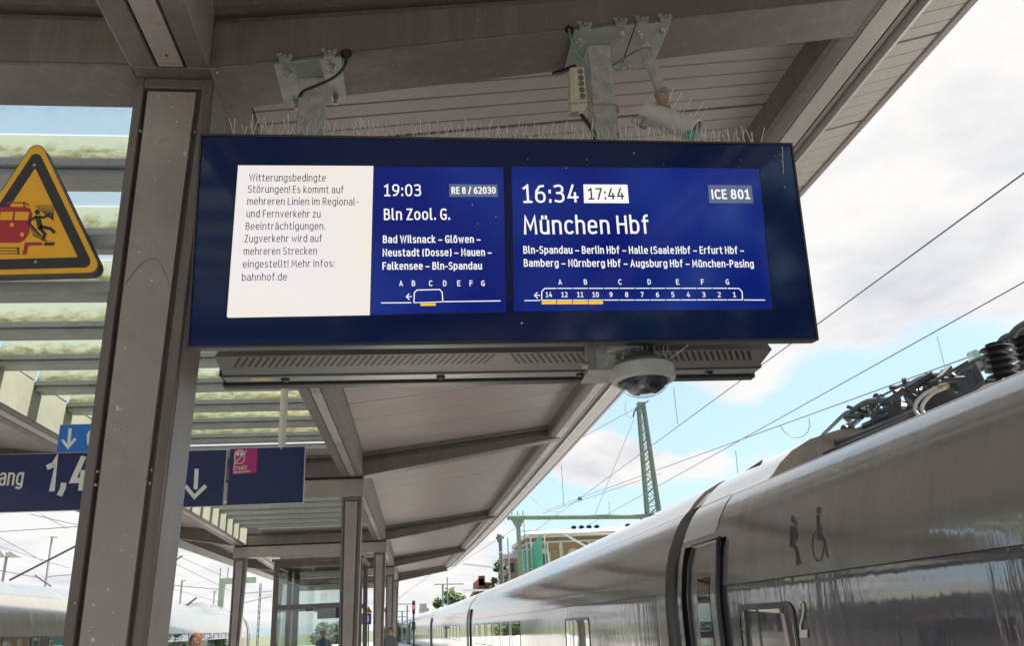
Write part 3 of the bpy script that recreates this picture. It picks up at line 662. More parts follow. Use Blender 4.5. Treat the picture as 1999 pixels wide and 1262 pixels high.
# posts, head plates
def post(x0, x1, ytop, ztop, zbot, plate, parent, lb=None):
    mb = MB(); mb.box(x0, x1, 2.94, 3.04, zbot, ztop-.012); p = mb.build('hanger_post', m_galvp, parent, bevel=.008)
    return p
def head_plate(x0, x1, y0, y1, parent, name='head_plate', clampx=(), boltpos=()):
    z = lambda x: zb(x)
    mb = MB(); t = .012
    mb.hexa([(x0, y0, z(x0)-.004-t), (x1, y0, z(x1)-.004-t), (x1, y1, z(x1)-.004-t), (x0, y1, z(x0)-.004-t), (x0, y0, z(x0)-.004), (x1, y0, z(x1)-.004), (x1, y1, z(x1)-.004), (x0, y1, z(x0)-.004)])
    p = mb.build(name, m_galv, parent, bevel=.002)
    for (bx, by) in boltpos:
        b = MB(); zc = z(bx)-.016
        b.lathe((bx, by, zc), [(.019, 0), (.019, .003)], (0, 0, -1), 16); b.lathe((bx, by, zc-.003), [(.0135, 0), (.0135, .011), (.012, .012)], (0, 0, -1), 6); b.lathe((bx, by, zc-.015), [(.0075, 0), (.0075, .017), (.006, .019)], (0, 0, -1), 10)
        b.build('bolt', m_galvb, p)
    for cx in clampx:
        b = MB(); zc = z(cx)
        b.box(cx-.024, cx+.024, y0-.012, y0+.004, zc-.018, zc+.012); b.box(cx-.034, cx-.014, y0-.018, y0-.006, zc+.006, zc+.022); b.box(cx+.012, cx+.03, y0-.018, y0-.004, zc+.002, zc+.020); b.lathe((cx, y0-.012, zc+.006), [(.008, 0), (.008, .012)], (0, -1, 0), 6)
        b.build('beam_clamp', m_galv, p, bevel=.002)
    return p
p = atZ(583, 270, 3.4); q = atZ(632, 270, 3.4)
post(-.492, -.388, 0, zb(-.44), 2.70, None, disp)
post(.755, .860, 0, zb(.81), 2.70, None, disp)
mb = MB(); mb.box(.648, .752, 2.93, 3.04, 2.535, 2.70); mb.build('lower_bracket', m_galvp, disp, bevel=.008)
head_plate(-.577, -.308, 2.835, 3.14, disp, clampx=(-.53, -.355), boltpos=((-.53, 2.892), (-.352, 2.892), (-.525, 3.10), (-.355, 3.10)))
head_plate(.676, .950, 2.835, 3.135, disp, clampx=(.725, .885), boltpos=((.715, 2.895), (.90, 2.88), (.71, 3.095), (.905, 3.095)))
mb = MB(); mb.box(.750, .865, 2.935, 3.045, 3.735, 3.742); mb.box(.866, .874, 2.96, 3.0, 3.72, 3.75); mb.build('post_strap', m_galvb, disp)
mb = MB(); mb.box(.632, .80, 2.90, 3.075, 2.524, 2.534); mb.lathe((.64, 2.93, 2.555), [(.014, 0), (.014, .03)], (-1, 0, 0), 8); mb.lathe((.79, 2.93, 2.56), [(.014, 0), (.014, .03)], (1, 0, 0), 8); mb.box(.640, .668, 2.925, 2.95, 2.534, 2.64); mb.build('foot_plate', m_galv, disp, bevel=.002)

# screens
def quad(name, pts, m, lift, parent=disp): return poly_fill(name, [pts], dp, lift, m, parent)
s1b = quad('screen', [(463, 321.5), (984, 324.5), (989, 611), (442, 622)], m_black, .0008)
s2b = quad('screen', [(997, 324.5), (1483, 328), (1509, 606), (1002, 610)], m_black, .0008)
ws = quad('notice_field', [(465, 323), (729, 324.3), (722, 616), (446, 621), (443, 618.5)], m_whs, .0016, s1b)
b1 = quad('departure_field', [(730.5, 325.5), (982.5, 327), (987, 609), (723.5, 615)], m_blue, .0016, s1b)
b2 = quad('departure_field', [(998.5, 326), (1481.5, 329.5), (1507, 604.5), (1003.5, 608.5)], m_blue, .0016, s2b)
notice = [('Witterungsbedingte', 486.5, 635.5, 354.5, 355), ('Störungen! Es kommt auf', 484.5, 670.5, 377, 378), ('mehreren Linien im Regional-', 483, 699.5, 400.5, 401.5), ('und Fernverkehr zu', 481.5, 625.5, 425, 425.5), ('Beeinträchtigungen.', 480, 634.5, 449.5, 449), ('Zugverkehr wird auf', 477.5, 628.5, 473.8, 473), ('mehreren Strecken', 476, 618.5, 498.5, 497.5), ('eingestellt! Mehr Infos:', 474.5, 652.5, 523.5, 522), ('bahnhof.de', 472.5, 560, 549.2, 548)]
for s_, x0, x1, ya, yb in notice: text(s_, dp, (x0, ya), (x1, yb), 14.5, m_txd, ws, bold=.098)
W = lambda s_, x0, x1, ya, yb, h, par, bold=.13, m=m_txt: text(s_, dp, (x0, ya), (x1, yb), h, m, par, bold=bold, lift=.0032)
W('19:03', 750.5, 822, 383.8, 383.8, 23.5, b1, .12)
quad('badge', [(877, 360), (971, 361), (972, 385), (877, 385)], m_grey, .0024, b1)
W('RE 8 / 62030', 882, 967.5, 379.5, 379, 13.8, b1, .165)
W('Bln Zool. G.', 750, 878, 430.5, 430, 22.5, b1, .13)
W('Bad Wilsnack – Glöwen –', 748, 938, 475.5, 475, 15, b1, .145); W('Neustadt (Dosse) – Nauen –', 747.5, 959.5, 501.5, 500.5, 15, b1, .145); W('Falkensee – Bln-Spandau', 747, 940.5, 527.5, 527, 15, b1, .145)
for ch, x in zip('ABCDEFG', (783, 807.5, 841, 868.5, 896, 920, 943)):
    W(ch, x-3.2, x+3.2, 559.5, 559.3, 11, b1, .145)
for ln in ([(744, 592.2), (803, 591.8)], [(866, 589.8), (977, 588.2)], [(808, 592), (808.8, 572), (814, 567), (858, 566), (863, 571), (864.5, 589.8)]):
    poly_fill('route_line', stroke_loops(ln, 1.9), dp, .0032, m_txt, b1)
poly_fill('route_line', stroke_loops([(808, 591.9), (864.5, 590)], 1.5), dp, .0032, m_txt, b1)
poly_fill('arrow', stroke_loops([(793.5, 580), (804, 579.8)], 1.7)+stroke_loops([(799, 574), (793.2, 580), (799.5, 586)], 1.9), dp, .0032, m_txt, b1)
quad('platform_mark', [(821, 593), (850.5, 592.5), (850.5, 597.6), (821, 598.2)], m_yel, .0032, b1)
W('16:34', 1022, 1129.5, 397, 396, 35.5, b2, .115)
quad('badge', [(1138.5, 360.5), (1224.5, 361), (1227.5, 397.3), (1140, 397)], m_txt, .0024, b2)
text('17:44', dp, (1149, 390.5), (1218.5, 390), 22.5, m_txd, b2, bold=.125, lift=.0032)
quad('badge', [(1381.5, 361.5), (1466.5, 362.5), (1470.5, 397.3), (1384.5, 397)], m_grey, .0024, b2)
W('ICE 801', 1390, 1464, 389.5, 389.5, 19, b2, .165)
W('München Hbf', 1023.5, 1267, 458.5, 457, 36.5, b2, .118)
W('Bln-Spandau – Berlin Hbf – Halle (Saale)Hbf – Erfurt Hbf –', 1022, 1452, 496, 496.5, 15, b2, .138); W('Bamberg – Nürnberg Hbf – Augsburg Hbf – München-Pasing', 1023, 1471, 521.5, 523, 15, b2, .138)
for ch, x in zip('ABCDEFG', (1093.5, 1143, 1210.5, 1267.5, 1323, 1371.5, 1420)): W(ch, x-3, x+3, 556.5, 556.3, 10.5, b2, .14)
edgex = [1057, 1087, 1118, 1148.5, 1178, 1208.5, 1239, 1269, 1299, 1329, 1359.5, 1389.5, 1419.5, 1449]
for i, s_ in enumerate(('14', '12', '11', '10', '9', '8', '7', '6', '5', '4', '3', '2', '1')):
    c = (edgex[i]+edgex[i+1])/2; w_ = 6 if len(s_) == 2 else 2.9
    W(s_, c-w_-(0.5), c+w_-.5, 581, 581, 10, b2, .14)
    yb = 586.8-.05*i; yt = 563.8-.02*i
    if 0 < i < 12:
        poly_fill('route_line', stroke_loops([(edgex[i]+1, yt), (edgex[i+1]-1, yt)], 1.7), dp, .0032, m_txt, b2)
    if 0 <= i < 13: poly_fill('route_line', stroke_loops([(edgex[i]+.6, yb), (edgex[i+1]-.9, yb)], 1.7), dp, .0032, m_txt, b2)
    if i < 4: quad('platform_mark', [(edgex[i]+.3, 588.6), (edgex[i+1]-1.3, 588.6), (edgex[i+1]-1.1, 594.6), (edgex[i]+.3, 595)], m_yel, .0032, b2)
poly_fill('route_line', stroke_loops([(1057, 587), (1057.5, 570), (1063, 564), (1086, 563.8)], 1.9), dp, .0032, m_txt, b2)
poly_fill('route_line', stroke_loops([(1420.5, 563.8), (1442, 564), (1448, 570.5), (1449, 587)], 1.9), dp, .0032, m_txt, b2)
poly_fill('route_line', stroke_loops([(1023.5, 587.8), (1054.5, 587.4)], 1.8)+stroke_loops([(1452, 586.4), (1493, 586.6)], 1.8), dp, .0032, m_txt, b2)
poly_fill('arrow', stroke_loops([(1043.5, 577.5), (1054, 577.3)], 1.7)+stroke_loops([(1049, 571.5), (1043.3, 577.5), (1049.5, 583.5)], 1.9), dp, .0032, m_txt, b2)
# dried droppings and dust on the front glass
m_drop = mat('dried_dropping', (.55, .55, .55), .8)
loops = []
for (x, y, r) in ((1526, 290, 1.5), (1526, 300, 1.0), (1527, 309, 1.3), (1527, 318, 2.0), (1527.5, 325, 1.4), (1528, 336, .9), (1522, 303, 1.2), (1512, 305, 1.0), (1018, 632, 2.4), (1531, 366, 1.6), (1237, 300, 1.6), (1145, 313, 1.2), (1105, 329, 1.4), (922, 401, 1.3), (932, 438, 1.0), (1030, 312, 1.3), (1295, 323, .9), (1518, 297, .9), (1445, 313, .9), (968, 424, 1), (1420, 318, .8)):
    loops.append([(x+(.6+.6*random.random())*r*math.cos(a), y+(.6+.8*random.random())*r*math.sin(a)) for a in [2*math.pi*k/7 for k in range(7)]])
poly_fill('dried_spots', loops, dp, .0045, m_drop, disp)
poly_fill('dried_streak', stroke_loops([(1526, 287), (1527, 300), (1526.5, 312), (1528, 326), (1527.5, 341)], 1.5), dp, .0045, m_drop, disp)
# bird spikes along the top
m_spike = mat('spike_steel', (.85, .83, .80), .4, metal=.1)
sm = MB(); sm.tube([(0, 0, 0), (0, 0, 1)], .00135, 5); sme = sm.mesh('spike', m_spike)
strip = MB(); strip.box(-.71, 1.40, 2.80, 2.83, 3.395, 3.402); strip_o = strip.build('spike_strip', mat('clear_strip', (.4, .4, .38), .3), disp)
x = -.70; i = 0
while x < 1.40:
    for (dx, lean, dy) in ((0, 0, -.02), (.012, .30+random.uniform(-.05, .05), .01), (.016, -.33+random.uniform(-.05, .05), .03)):
        o = bpy.data.objects.new('spike', sme); link(o, strip_o); o.matrix_parent_inverse = Matrix.Identity(4)
        o.location = (x+dx, 2.815+dy*.3, 3.40); o.scale = (1, 1, .150+random.uniform(-.03, .012)); o.rotation_euler = (random.uniform(-.22, .22), lean*.8+random.uniform(-.04, .04), 0)
    x += .033 + (.006 if i % 5 == 4 else 0); i += 1

# ================================================================== CAMERAS, JUNCTION BOX, CABLES
# round arm plate beside the right post, carrying the tube camera
tc_ = thing('tube_camera', 'white tube camera with spikes hanging on a steel pipe right of the display posts', 'camera', (1.0, 2.98, 3.95))
head_plate(.956, 1.118, 2.84, 3.15, tc_, clampx=(.985, 1.09), boltpos=((.985, 2.89), (1.09, 2.885), (.985, 3.11)))
A0 = Vector((1.025, 2.98, zb(1.025)-.012)); B0 = Vector(atY(1292, 182, 2.98))
mb = MB(); mb.tube([A0, B0], .026, 16); mb.build('pipe', m_galvp, tc_, smooth=True)
mb = MB(); mb.lathe(B0, [(.034, -.008), (.034, .008)], (B0-A0), 16); mb.lathe(B0, [(.02, 0), (.016, .05)], (B0-A0), 12); mb.build('pipe_flange', m_galv, tc_)
br = [Vector(atY(x, y, 2.94)) for x, y in ((1281, 181), (1305, 180), (1310, 222), (1302, 228), (1291, 205))]
mb = MB(); n = len(br); mb.v = [tuple(p) for p in br]+[tuple(p+Vector((0, .03, 0))) for p in br]; mb.f = [tuple(range(n))[::-1], tuple(range(n, 2*n))]+[(i, (i+1) % n, n+(i+1) % n, n+i) for i in range(n)]
mb.build('bracket', m_rust, tc_, bevel=.002)
ca, cb = Vector(atY(1258, 219, 2.95)), Vector(atY(1358, 256, 2.86))
ax = (cb-ca).normalized(); Lc = (cb-ca).length
mb = MB(); mb.lathe(ca, [(.030, -.004), (.047, .0), (.050, .012), (.050, Lc), (.046, Lc+.002), (.045, Lc-.06), (.0, Lc-.06)], ax, 28); cbody = mb.build('camera_body', mat('tube_white', (.66, .64, .62), .35, var=.06, vscale=20, dirt=.2, dirtc=(.4, .36, .3)), tc_, smooth=True)
mb = MB(); mb.lathe(ca, [(.040, Lc-.058), (.040, Lc-.03), (.02, Lc-.028)], ax, 20); mb.build('lens', m_black, cbody)
mb = MB(); mb.tube([Vector(atY(x, y, 2.84)) for x, y in ((1340, 268), (1346, 262), (1352, 257))], .014, 8); mb.build('green_patch', mat('green_sticker', (.05, .42, .26), .5), cbody)
mb = MB(); mb.tube([Vector(atY(x, y, 2.88)) for x, y in ((1256, 228), (1236, 230), (1232, 237), (1240, 242))], .004, 6); mb.tube([Vector(atY(x, y, 2.88)) for x, y in ((1261, 232), (1252, 248))], .011, 8); mb.tube([Vector(atY(x, y, 2.88)) for x, y in ((1241, 240), (1262, 250))], .008, 6); mb.build('rear_bracket', m_galv, cbody)
k = 0
for x0, y0, x1, y1 in ((1310, 218, 1332, 180), (1322, 222, 1331, 212), (1330, 226, 1351, 190), (1340, 232, 1350, 223), (1350, 236, 1373, 200), (1361, 241, 1381, 209), (1303, 205, 1315, 172), (1345, 252, 1350, 222)):
    mb = MB(); mb.tube([Vector(atY(x0, y0, 2.91)), Vector(atY(x1, y1, 2.91+.04*((k % 3)-1)))], .0013, 5); mb.build('spike', m_spike, cbody); k += 1
# junction box
m_plug = mat('plug_grey', (.20, .185, .15), .5)
jb = thing('junction_box', 'cream terminal box with five round plugs strapped left of the right display post', 'junction box', tuple(atY(1130, 220, 2.93)))
P8 = [Vector(atY(x, y, 2.90)) for x, y in ((1113, 200), (1146, 197), (1140, 130), (1113, 131))]
mb = MB(); off = Vector((0, .06, .01)); mb.hexa([P8[0], P8[1], P8[1]+off, P8[0]+off, P8[3], P8[2], P8[2]+off, P8[3]+off]); jbb = mb.build('box', m_cream2, jb, bevel=.004)
Q = [Vector(atY(x, y, 2.894)) for x, y in ((1122, 194), (1145, 192), (1139, 133), (1118, 133))]
mb = MB(); o2 = Vector((0, .006, 0)); mb.hexa([Q[0], Q[1], Q[1]+o2, Q[0]+o2, Q[3], Q[2], Q[2]+o2, Q[3]+o2]); lid = mb.build('lid', m_cream2, jbb, bevel=.002)
for x, y in ((1132.5, 140), (1133.7, 152), (1134.8, 163.5), (1136, 175.5), (1137.2, 187.5)):
    mb = MB(); c = Vector(atY(x, y, 2.892)); mb.lathe(c, [(.0125, 0), (.0125, .004), (.0095, .004), (.0095, .001), (.005, .001)], (0, -1, 0), 18); mb.build('plug', m_plug, jbb)
mb = MB(); mb.hexa([P8[0]+Vector((.006, .01, 0)), P8[1]-Vector((.006, -.01, 0)), P8[1]+off*.8-Vector((.006, 0, 0)), P8[0]+off*.8+Vector((.006, 0, 0)), *[p for p in (P8[0], P8[1], P8[1]+off*.8, P8[0]+off*.8)]])
g_ = MB(); a_, b_, c_, d_ = [Vector(atY(x, y, 2.92)) for x, y in ((1115, 218), (1143, 216), (1146, 198), (1113, 201))]
g_.hexa([a_, b_, b_+Vector((0, .04, 0)), a_+Vector((0, .04, 0)), d_, c_, c_+Vector((0, .05, 0)), d_+Vector((0, .05, 0))]); g_.build('gland_housing', m_cream2, jb, bevel=.003)
mb = MB(); mb.lathe(Vector(atY(1133, 216, 2.93)), [(.012, 0), (.012, .015), (.009, .02)], (.1, 0, -1), 14); mb.build('cable_gland', m_cream2, jb)
mb = MB(); mb.tube([Vector(atY(x, y, Y_)) for x, y, Y_ in ((1134, 222, 2.93), (1142, 234, 2.93), (1152, 247, 2.94), (1160, 262, 2.95), (1163, 276, 2.95))], .009, 8); mb.build('cable', m_black, jb, smooth=True)
mb = MB(); mb.tube([Vector(atY(x, y, Y_)) for x, y, Y_ in ((1114, 134, 2.95), (1100, 138, 3.02), (1088, 142, 3.1))], .008, 8); mb.tube([Vector(atY(x, y, Y_)) for x, y, Y_ in ((1122, 128, 2.94), (1108, 134, 3.0), (1080, 143, 3.1))], .008, 8); mb.build('cable_tails', m_black, jb, smooth=True)
mb = MB(); mb.tube([Vector(atY(x, y, Y_)) for x, y, Y_ in ((1112, 142, 2.98), (1098, 145, 3.05), (1092, 141, 3.08))], .004, 6); mb.build('hook', m_white, jb)
# cables
def cable(name, label, pts, r, m):
    P = [Vector(atY(x, y, Y_)) for x, y, Y_ in pts]
    # smooth by Catmull-Rom
    out = []
    for i in range(len(P)-1):
        a, b, c, d = P[max(i-1, 0)], P[i], P[i+1], P[min(i+2, len(P)-1)]
        for k in range(5):
            t = k/5; out.append(.5*((2*b)+(c-a)*t+(2*a-5*b+4*c-d)*t*t+(-a+3*b-3*c+d)*t**3))
    out.append(P[-1]); mb = MB(); mb.tube(out, r, 8); o = mb.build(name, m, None, smooth=True); tag(o, label, 'cable'); return o
cable('power_cable', 'black cable curling from a hole in the beam down to the left display post', [(680, 112, 2.835), (678, 103, 2.81), (673, 100, 2.80), (676, 112, 2.81), (671, 132, 2.82), (650, 152, 2.84), (615, 168, 2.87), (592, 178, 2.92), (584, 192, 2.95), (586, 210, 3.0)], .006, m_black)
cable('earth_cable', 'thin green cable running from the beam to the right display post', [(1111, 57, 2.83), (1113, 72, 2.81), (1122, 97, 2.82), (1137, 118, 2.86), (1150, 130, 2.93)], .0042, m_grn)
cable('camera_cable', 'grey cable looping from the display post up over the pipe of the tube camera', [(1196, 128, 3.0), (1215, 116, 2.95), (1238, 102, 2.92), (1256, 94, 2.92), (1268, 93, 2.94), (1271, 100, 2.98), (1264, 108, 3.02)], .0045, mat('grey_cable', (.16, .16, .16), .5))
mb = MB(); mb.lathe(Vector(atY(676, 106, 2.836)), [(.024, 0), (.024, .006)], (0, -1, 0), 16); tag(mb.build('cable_hole', m_black, None), 'round black cable hole in the beam above the left display post', 'hole')
mb = MB(); mb.lathe(Vector(atY(1111, 58, 2.836)), [(.02, 0), (.02, .006)], (0, -1, 0), 16); tag(mb.build('cable_hole', m_black, None), 'black cable hole in the beam where the green cable leaves', 'hole')
# dome camera under the display
DC = Vector(atY(1256, 745, 2.93)); DC.y = 2.93
dome = thing('dome_camera', 'round grey dome camera with a clear bubble hanging below the display', 'camera', tuple(DC+Vector((0, 0, .17))))
mb = MB(); sc_ = 2.93/2.75; Rr = .122
mb.lathe(DC, [(.113, .050), (.119, .055), (Rr+.002, .050), (Rr+.003, .012), (Rr-.002, .0), (.100, -.004), (.098, .004)], (0, 0, 1), 48); mb.build('ring_housing', m_white, dome, smooth=True)
mb = MB(); mb.lathe(DC, [(.111, .052), (.106, .068), (.06, .09), (.05, .11)], (0, 0, 1), 40); mb.build('top_cap', mat('cap_grey', (.12, .12, .12), .5), dome, smooth=True)
mb = MB(); mb.lathe(DC, [(.096, .0), (.090, -.012), (.07, -.015)], (0, 0, 1), 32); rim_ = mb.build('inner_tray', m_black, dome)
mb = MB(); mb.lathe(DC, [(.03, -.006), (.052, -.016), (.055, -.028), (.045, -.040), (.02, -.045)], (0, 0, 1), 24)
mb.build('camera_module', mat('module_black', (.02, .02, .022), .25, coat=.6), dome, smooth=True)
for a in (20, 110, 200, 290):
    mb = MB(); c = DC+Vector((.055*math.cos(R_(a)), .055*math.sin(R_(a)), -.008)); mb.lathe(c, [(.034, 0), (.034, .016), (.024, .026)], (math.cos(R_(a))*.6, math.sin(R_(a))*.6, -.8), 18); mb.build('lens_unit', m_black, dome, smooth=True)
m_bub = glass_mat('clear_bubble', (.96, .98, .98))
prof = [(.097*math.cos(R_(a)), -.062*math.sin(R_(a))) for a in range(0, 90, 8)]
mb = MB(); mb.lathe(DC, prof+[(.002, -.062)], (0, 0, 1), 40); mb.build('clear_bubble', m_bub, dome, smooth=True)
mb = MB()
for a in range(0, 360, 6):
    if 240 < a < 300: c = DC+Vector(((Rr-.006)*math.cos(R_(a)), (Rr-.006)*math.sin(R_(a)), -.0045)); mb.box(c.x-.001, c.x+.001, c.y-.001, c.y+.001, c.z-.002, c.z+.001)
mb.build('vent_marks', m_black, dome, kind='stuff')
mb = MB(); mb.tube([DC+Vector((-.01, 0, .10)), DC+Vector((-.01, 0, .17)), DC+Vector((-.03, 0, .185)), DC+Vector((-.12, 0, .185))], .022, 12); mb.build('pipe_elbow', m_white, dome, smooth=True)
mb = MB(); mb.hexa([DC+Vector(v) for v in ((-.14, -.05, .105), (-.0, -.05, .125), (-.0, .05, .125), (-.14, .05, .105), (-.14, -.05, .165), (.0, -.05, .165), (.0, .05, .165), (-.14, .05, .165))]); mb.build('arm_cover', m_white, dome, bevel=.005)
for i, (dx, ex, ez, c_) in enumerate(((-.045, -.06, .19, 0), (-.02, -.02, .19, 0), (.0, -.015, .2, 0), (.02, .02, .2, 0), (.055, .032, .2, 1), (.045, .045, .2, 1), (.075, .05, .2, 1), (.09, .11, .18, 0), (.10, .17, .12, 0), (-.08, -.07, .12, 0), (.07, .10, .2, 0))):
    mb = MB(); mb.tube([DC+Vector((dx, -.03, .075)), DC+Vector((ex, -.03-.02*(i % 3), ez))], .0022 if c_ else .0012, 5); mb.build('spike', m_spike if not c_ else mat('copper_spike', (.62, .42, .33), .4, metal=.4), dome)

# ================================================================== WARNING SIGN ON THE COLUMN
m_orange = mat('signal_yellow', (.95, .45, .01), .4, var=.06, vscale=8, dirt=.15, dirtc=(.3, .15, .02))
m_sblack = mat('sign_black', (.022, .024, .028), .45)
m_sred = mat('sign_red', (.46, .012, .03), .4)
ws_ = thing('warning_sign', 'yellow triangular warning sign with red train and leaping figure left of the near column', 'sign', (-1.5, 2.9, 3.0))
wp = Plane((-1.35, 2.86, 3.0), (1, 0, 0), (0, 0, 1))
def rtri(inset, r, n=8):
    # apex, right corner, left corner (mirrored about the apex axis)
    ap = np.array([74., 266.]); rc = np.array([201., 533.]); lc = np.array([-108., 541.])
    cs = [ap, rc, lc]; cen = sum(cs)/3; out = []
    # offset lines inwards
    def corner(i, d):
        a, b, c = cs[i-1], cs[i], cs[(i+1) % 3]; u = (a-b)/np.linalg.norm(a-b); v = (c-b)/np.linalg.norm(c-b); ang = math.acos(u@v); w = (u+v)/np.linalg.norm(u+v); return b+w*d/math.sin(ang/2), u, v, ang, w
    for i in range(3):
        b, u, v, ang, w = corner(i, inset+r)
        n1 = np.array([-u[1], u[0]]); n1 = n1 if n1@w < 0 else -n1; n2 = np.array([-v[1], v[0]]); n2 = n2 if n2@w < 0 else -n2
        a0 = math.atan2(n1[1], n1[0]); a1 = math.atan2(n2[1], n2[0]); da = (a1-a0+math.pi) % (2*math.pi)-math.pi
        out += [tuple(b+r*np.array([math.cos(a0+da*k/n), math.sin(a0+da*k/n)])) for k in range(n+1)]
    return out
loop = [wp.uv(*p) for p in rtri(0, 17)]
mb = MB(); n = len(loop); mb.v = [tuple(wp.w(u, v, 0)) for u, v in loop]+[tuple(wp.w(u*1.01+.004, v-.004, -.035)) for u, v in loop]; mb.f = [tuple(range(n)), tuple(range(n, 2*n))[::-1]]+[(i, (i+1) % n, n+(i+1) % n, n+i) for i in range(n)]
mb.build('sign_body', mat('sign_back', (.10, .095, .09), .5), ws_, bevel=.002)
def wf(name, loops, m, lift): return poly_fill(name, loops, wp, lift, m, ws_)
wf('yellow_face', [rtri(1.0, 16)], m_orange, .0012); wf('black_border', [rtri(11, 12)], m_sblack, .0020); wf('yellow_field', [rtri(31, 2)], m_orange, .0028)
tr_red = [[(-9, 408), (2, 405), (50, 405), (60, 408), (64, 420), (57, 458), (48, 470), (38, 475), (2, 475), (-8, 469), (-13, 456), (-12, 420)]]
wf('train_symbol', tr_red+stroke_loops([(12, 401), (20, 396), (50, 397), (58, 402)], 2.6)+[[(20, 397), (23, 397), (20, 407), (17, 407)], [(46, 397), (49, 397), (50, 407), (47, 407)]], m_sred, .0036)
wf('train_window', [[(3, 415), (27, 414.5), (25, 431), (0, 431)], [(31, 414.5), (58, 415), (55, 431), (29, 431)], circ(24.5, 440, 4.2), circ(44, 459, 4.2)], m_orange, .0044)
wf('hatching', [q for k in range(9) for q in stroke_loops([(70+k*4.6, 402-.3*k), (96+k*1.6 if k < 6 else 104, 425+k*1.0)], 1.3)]+[q for k in range(9) for q in stroke_loops([(55+k*1.2, 432+k*3.6), (56+k*3.0+14, 448+k*3.2 if k < 7 else 472)], 1.3)], m_sblack, .0036)
per = [circ(74, 415, 5.2, 16)]+stroke_loops([(73, 423), (68, 427), (60, 430), (57, 441)], 5)+stroke_loops([(76, 424), (86, 426), (93, 422), (100, 417)], 4.5)+[[(69, 423), (80, 423), (84, 446), (75, 450)]]+stroke_loops([(79, 443), (100, 448), (108, 456)], 6.5)+stroke_loops([(78, 446), (89, 458), (84, 471)], 6.5)
wf('figure_symbol', per, m_sblack, .0044)
wf('platform_symbol', [[(50, 474), (83, 474), (83, 480), (56, 480.5), (53, 498), (44, 498)]], m_sred, .0036)
wf('ledge_symbol', [[(88, 474), (108, 474), (107, 480), (86, 480.5)]]+stroke_loops([(-30, 485), (36, 485)], 1.6)+stroke_loops([(-30, 490.5), (36, 490.5)], 1.6)+stroke_loops([(-30, 496), (38, 496)], 1.6)+[[(34, 484), (38, 484), (39, 498), (36, 498)]], m_sblack, .0036)
for x, y in ((68, 323), (70.5, 512)):
    b = MB(); bolt(b, wp.w(*wp.uv(x, y), .002), (0, -1, 0), .006, .004); b.build('screw', m_galvb, ws_)
mb = MB(); mb.box(-1.62, -1.128, 2.91, 2.95, 2.86, 2.90); mb.box(-1.62, -1.128, 2.91, 2.95, 3.05, 3.09); mb.build('bracket', m_galv, ws_, kind='stuff')

# ================================================================== BLUE PLATFORM SIGNS
m_db = mat('navy_sign_film', (.010, .015, .085), .35, var=.1, vscale=2, coat=.15)
m_sw = mat('sign_white_film', (.72, .70, .62), .5)
m_alu = mat('sign_edge_aluminium', (.5, .5, .49), .4, metal=.4)
m_pink = mat('magenta_film', (.42, .02, .14), .45)
m_skyb = mat('sky_blue_film', (.012, .15, .55), .4)
def flat_sign(name, label, px, Y, th=.03, group=None, edge=m_alu, face=m_db):
    cs = [atY(x, y, Y) for x, y in px]; t = thing(name, label, 'sign', tuple(sum(cs)/4), group)
    pl = Plane(sum(cs)/4, cs[2]-cs[3], (0, 0, 1)); L_ = [pl.uv(x, y) for x, y in px]
    u0, u1 = (L_[0][0]+L_[3][0])/2, (L_[1][0]+L_[2][0])/2; v0, v1 = (L_[2][1]+L_[3][1])/2, (L_[0][1]+L_[1][1])/2
    mb = MB(); mb.hexa([tuple(pl.w(u, v, n_)) for n_ in (-th, 0) for u, v in ((u0, v0), (u1, v0), (u1, v1), (u0, v1))]); mb.build('sign_box', edge, t, bevel=.002)
    e = .008; mb = MB(); mb.hexa([tuple(pl.w(u, v, n_)) for n_ in (.0004, .003) for u, v in ((u0+e*.3, v0+e*.5), (u1-e*.9, v0+e*.5), (u1-e*.9, v1-e*.5), (u0+e*.3, v1-e*.5))]); mb.build('sign_face', face, t)
    return t, pl
s1, p1 = flat_sign('platform_sign', 'navy sign with 1,4 and a white down arrow behind the near column', ((-190, 893), (443, 877.5), (437, 989), (-190, 1007)), 7.5)
SY = lambda lines, m, t, pl, nm='print', lift=.0042: poly_fill(nm, lines, pl, lift, m, t)
text('¹,4', p1, (86, 961), (168, 958.5), 67, m_sw, s1, bold=.155, lift=.0042); text('ang', p1, (-3, 950), (43, 949), 33, m_sw, s1, bold=.12, lift=.0042)
SY(stroke_loops([(384.5, 915), (382, 955)], 8), m_sw, s1, p1, 'arrow'); SY(stroke_loops([(362, 948), (379.5, 970), (402, 948)], 7.5), m_sw, s1, p1, 'arrow', .005)
s2, p2 = flat_sign('platform_sign', 'navy sign carrying a magenta Ersatz sticker below the hanging pipe', ((448, 876.5), (597, 872), (592, 982.5), (443, 988)), 7.5)
SY([[(457.5, 878), (503, 877), (500.5, 924), (453.5, 927)]], m_pink, s2, p2, 'sticker')
text('Ersatz', p2, (456.5, 919), (482.5, 917.5), 9.2, m_sw, s2, bold=.125, lift=.0052); text('Replacement', p2, (456, 925.3), (487.5, 923), 5, m_sw, s2, bold=.13, lift=.0052, shear=.2)
SY(stroke_loops([(459, 887), (461, 882.5), (475.5, 882), (477.5, 887), (476.5, 900), (472, 905.5), (463, 906), (458.5, 901)], 1.5, True)+stroke_loops([(464, 881.5), (466, 879.5), (472, 879.3), (474, 881)], 1.3)+stroke_loops([(457, 907.5), (482, 880)], 1.6), m_sw, s2, p2, 'train_symbol', .0052)
SY([[(461.5, 885), (467.5, 884.7), (467, 890), (461, 890.2)], [(469, 884.6), (475.5, 884.5), (475, 889.7), (469, 890)]], m_sw, s2, p2, 'train_symbol', .0056)
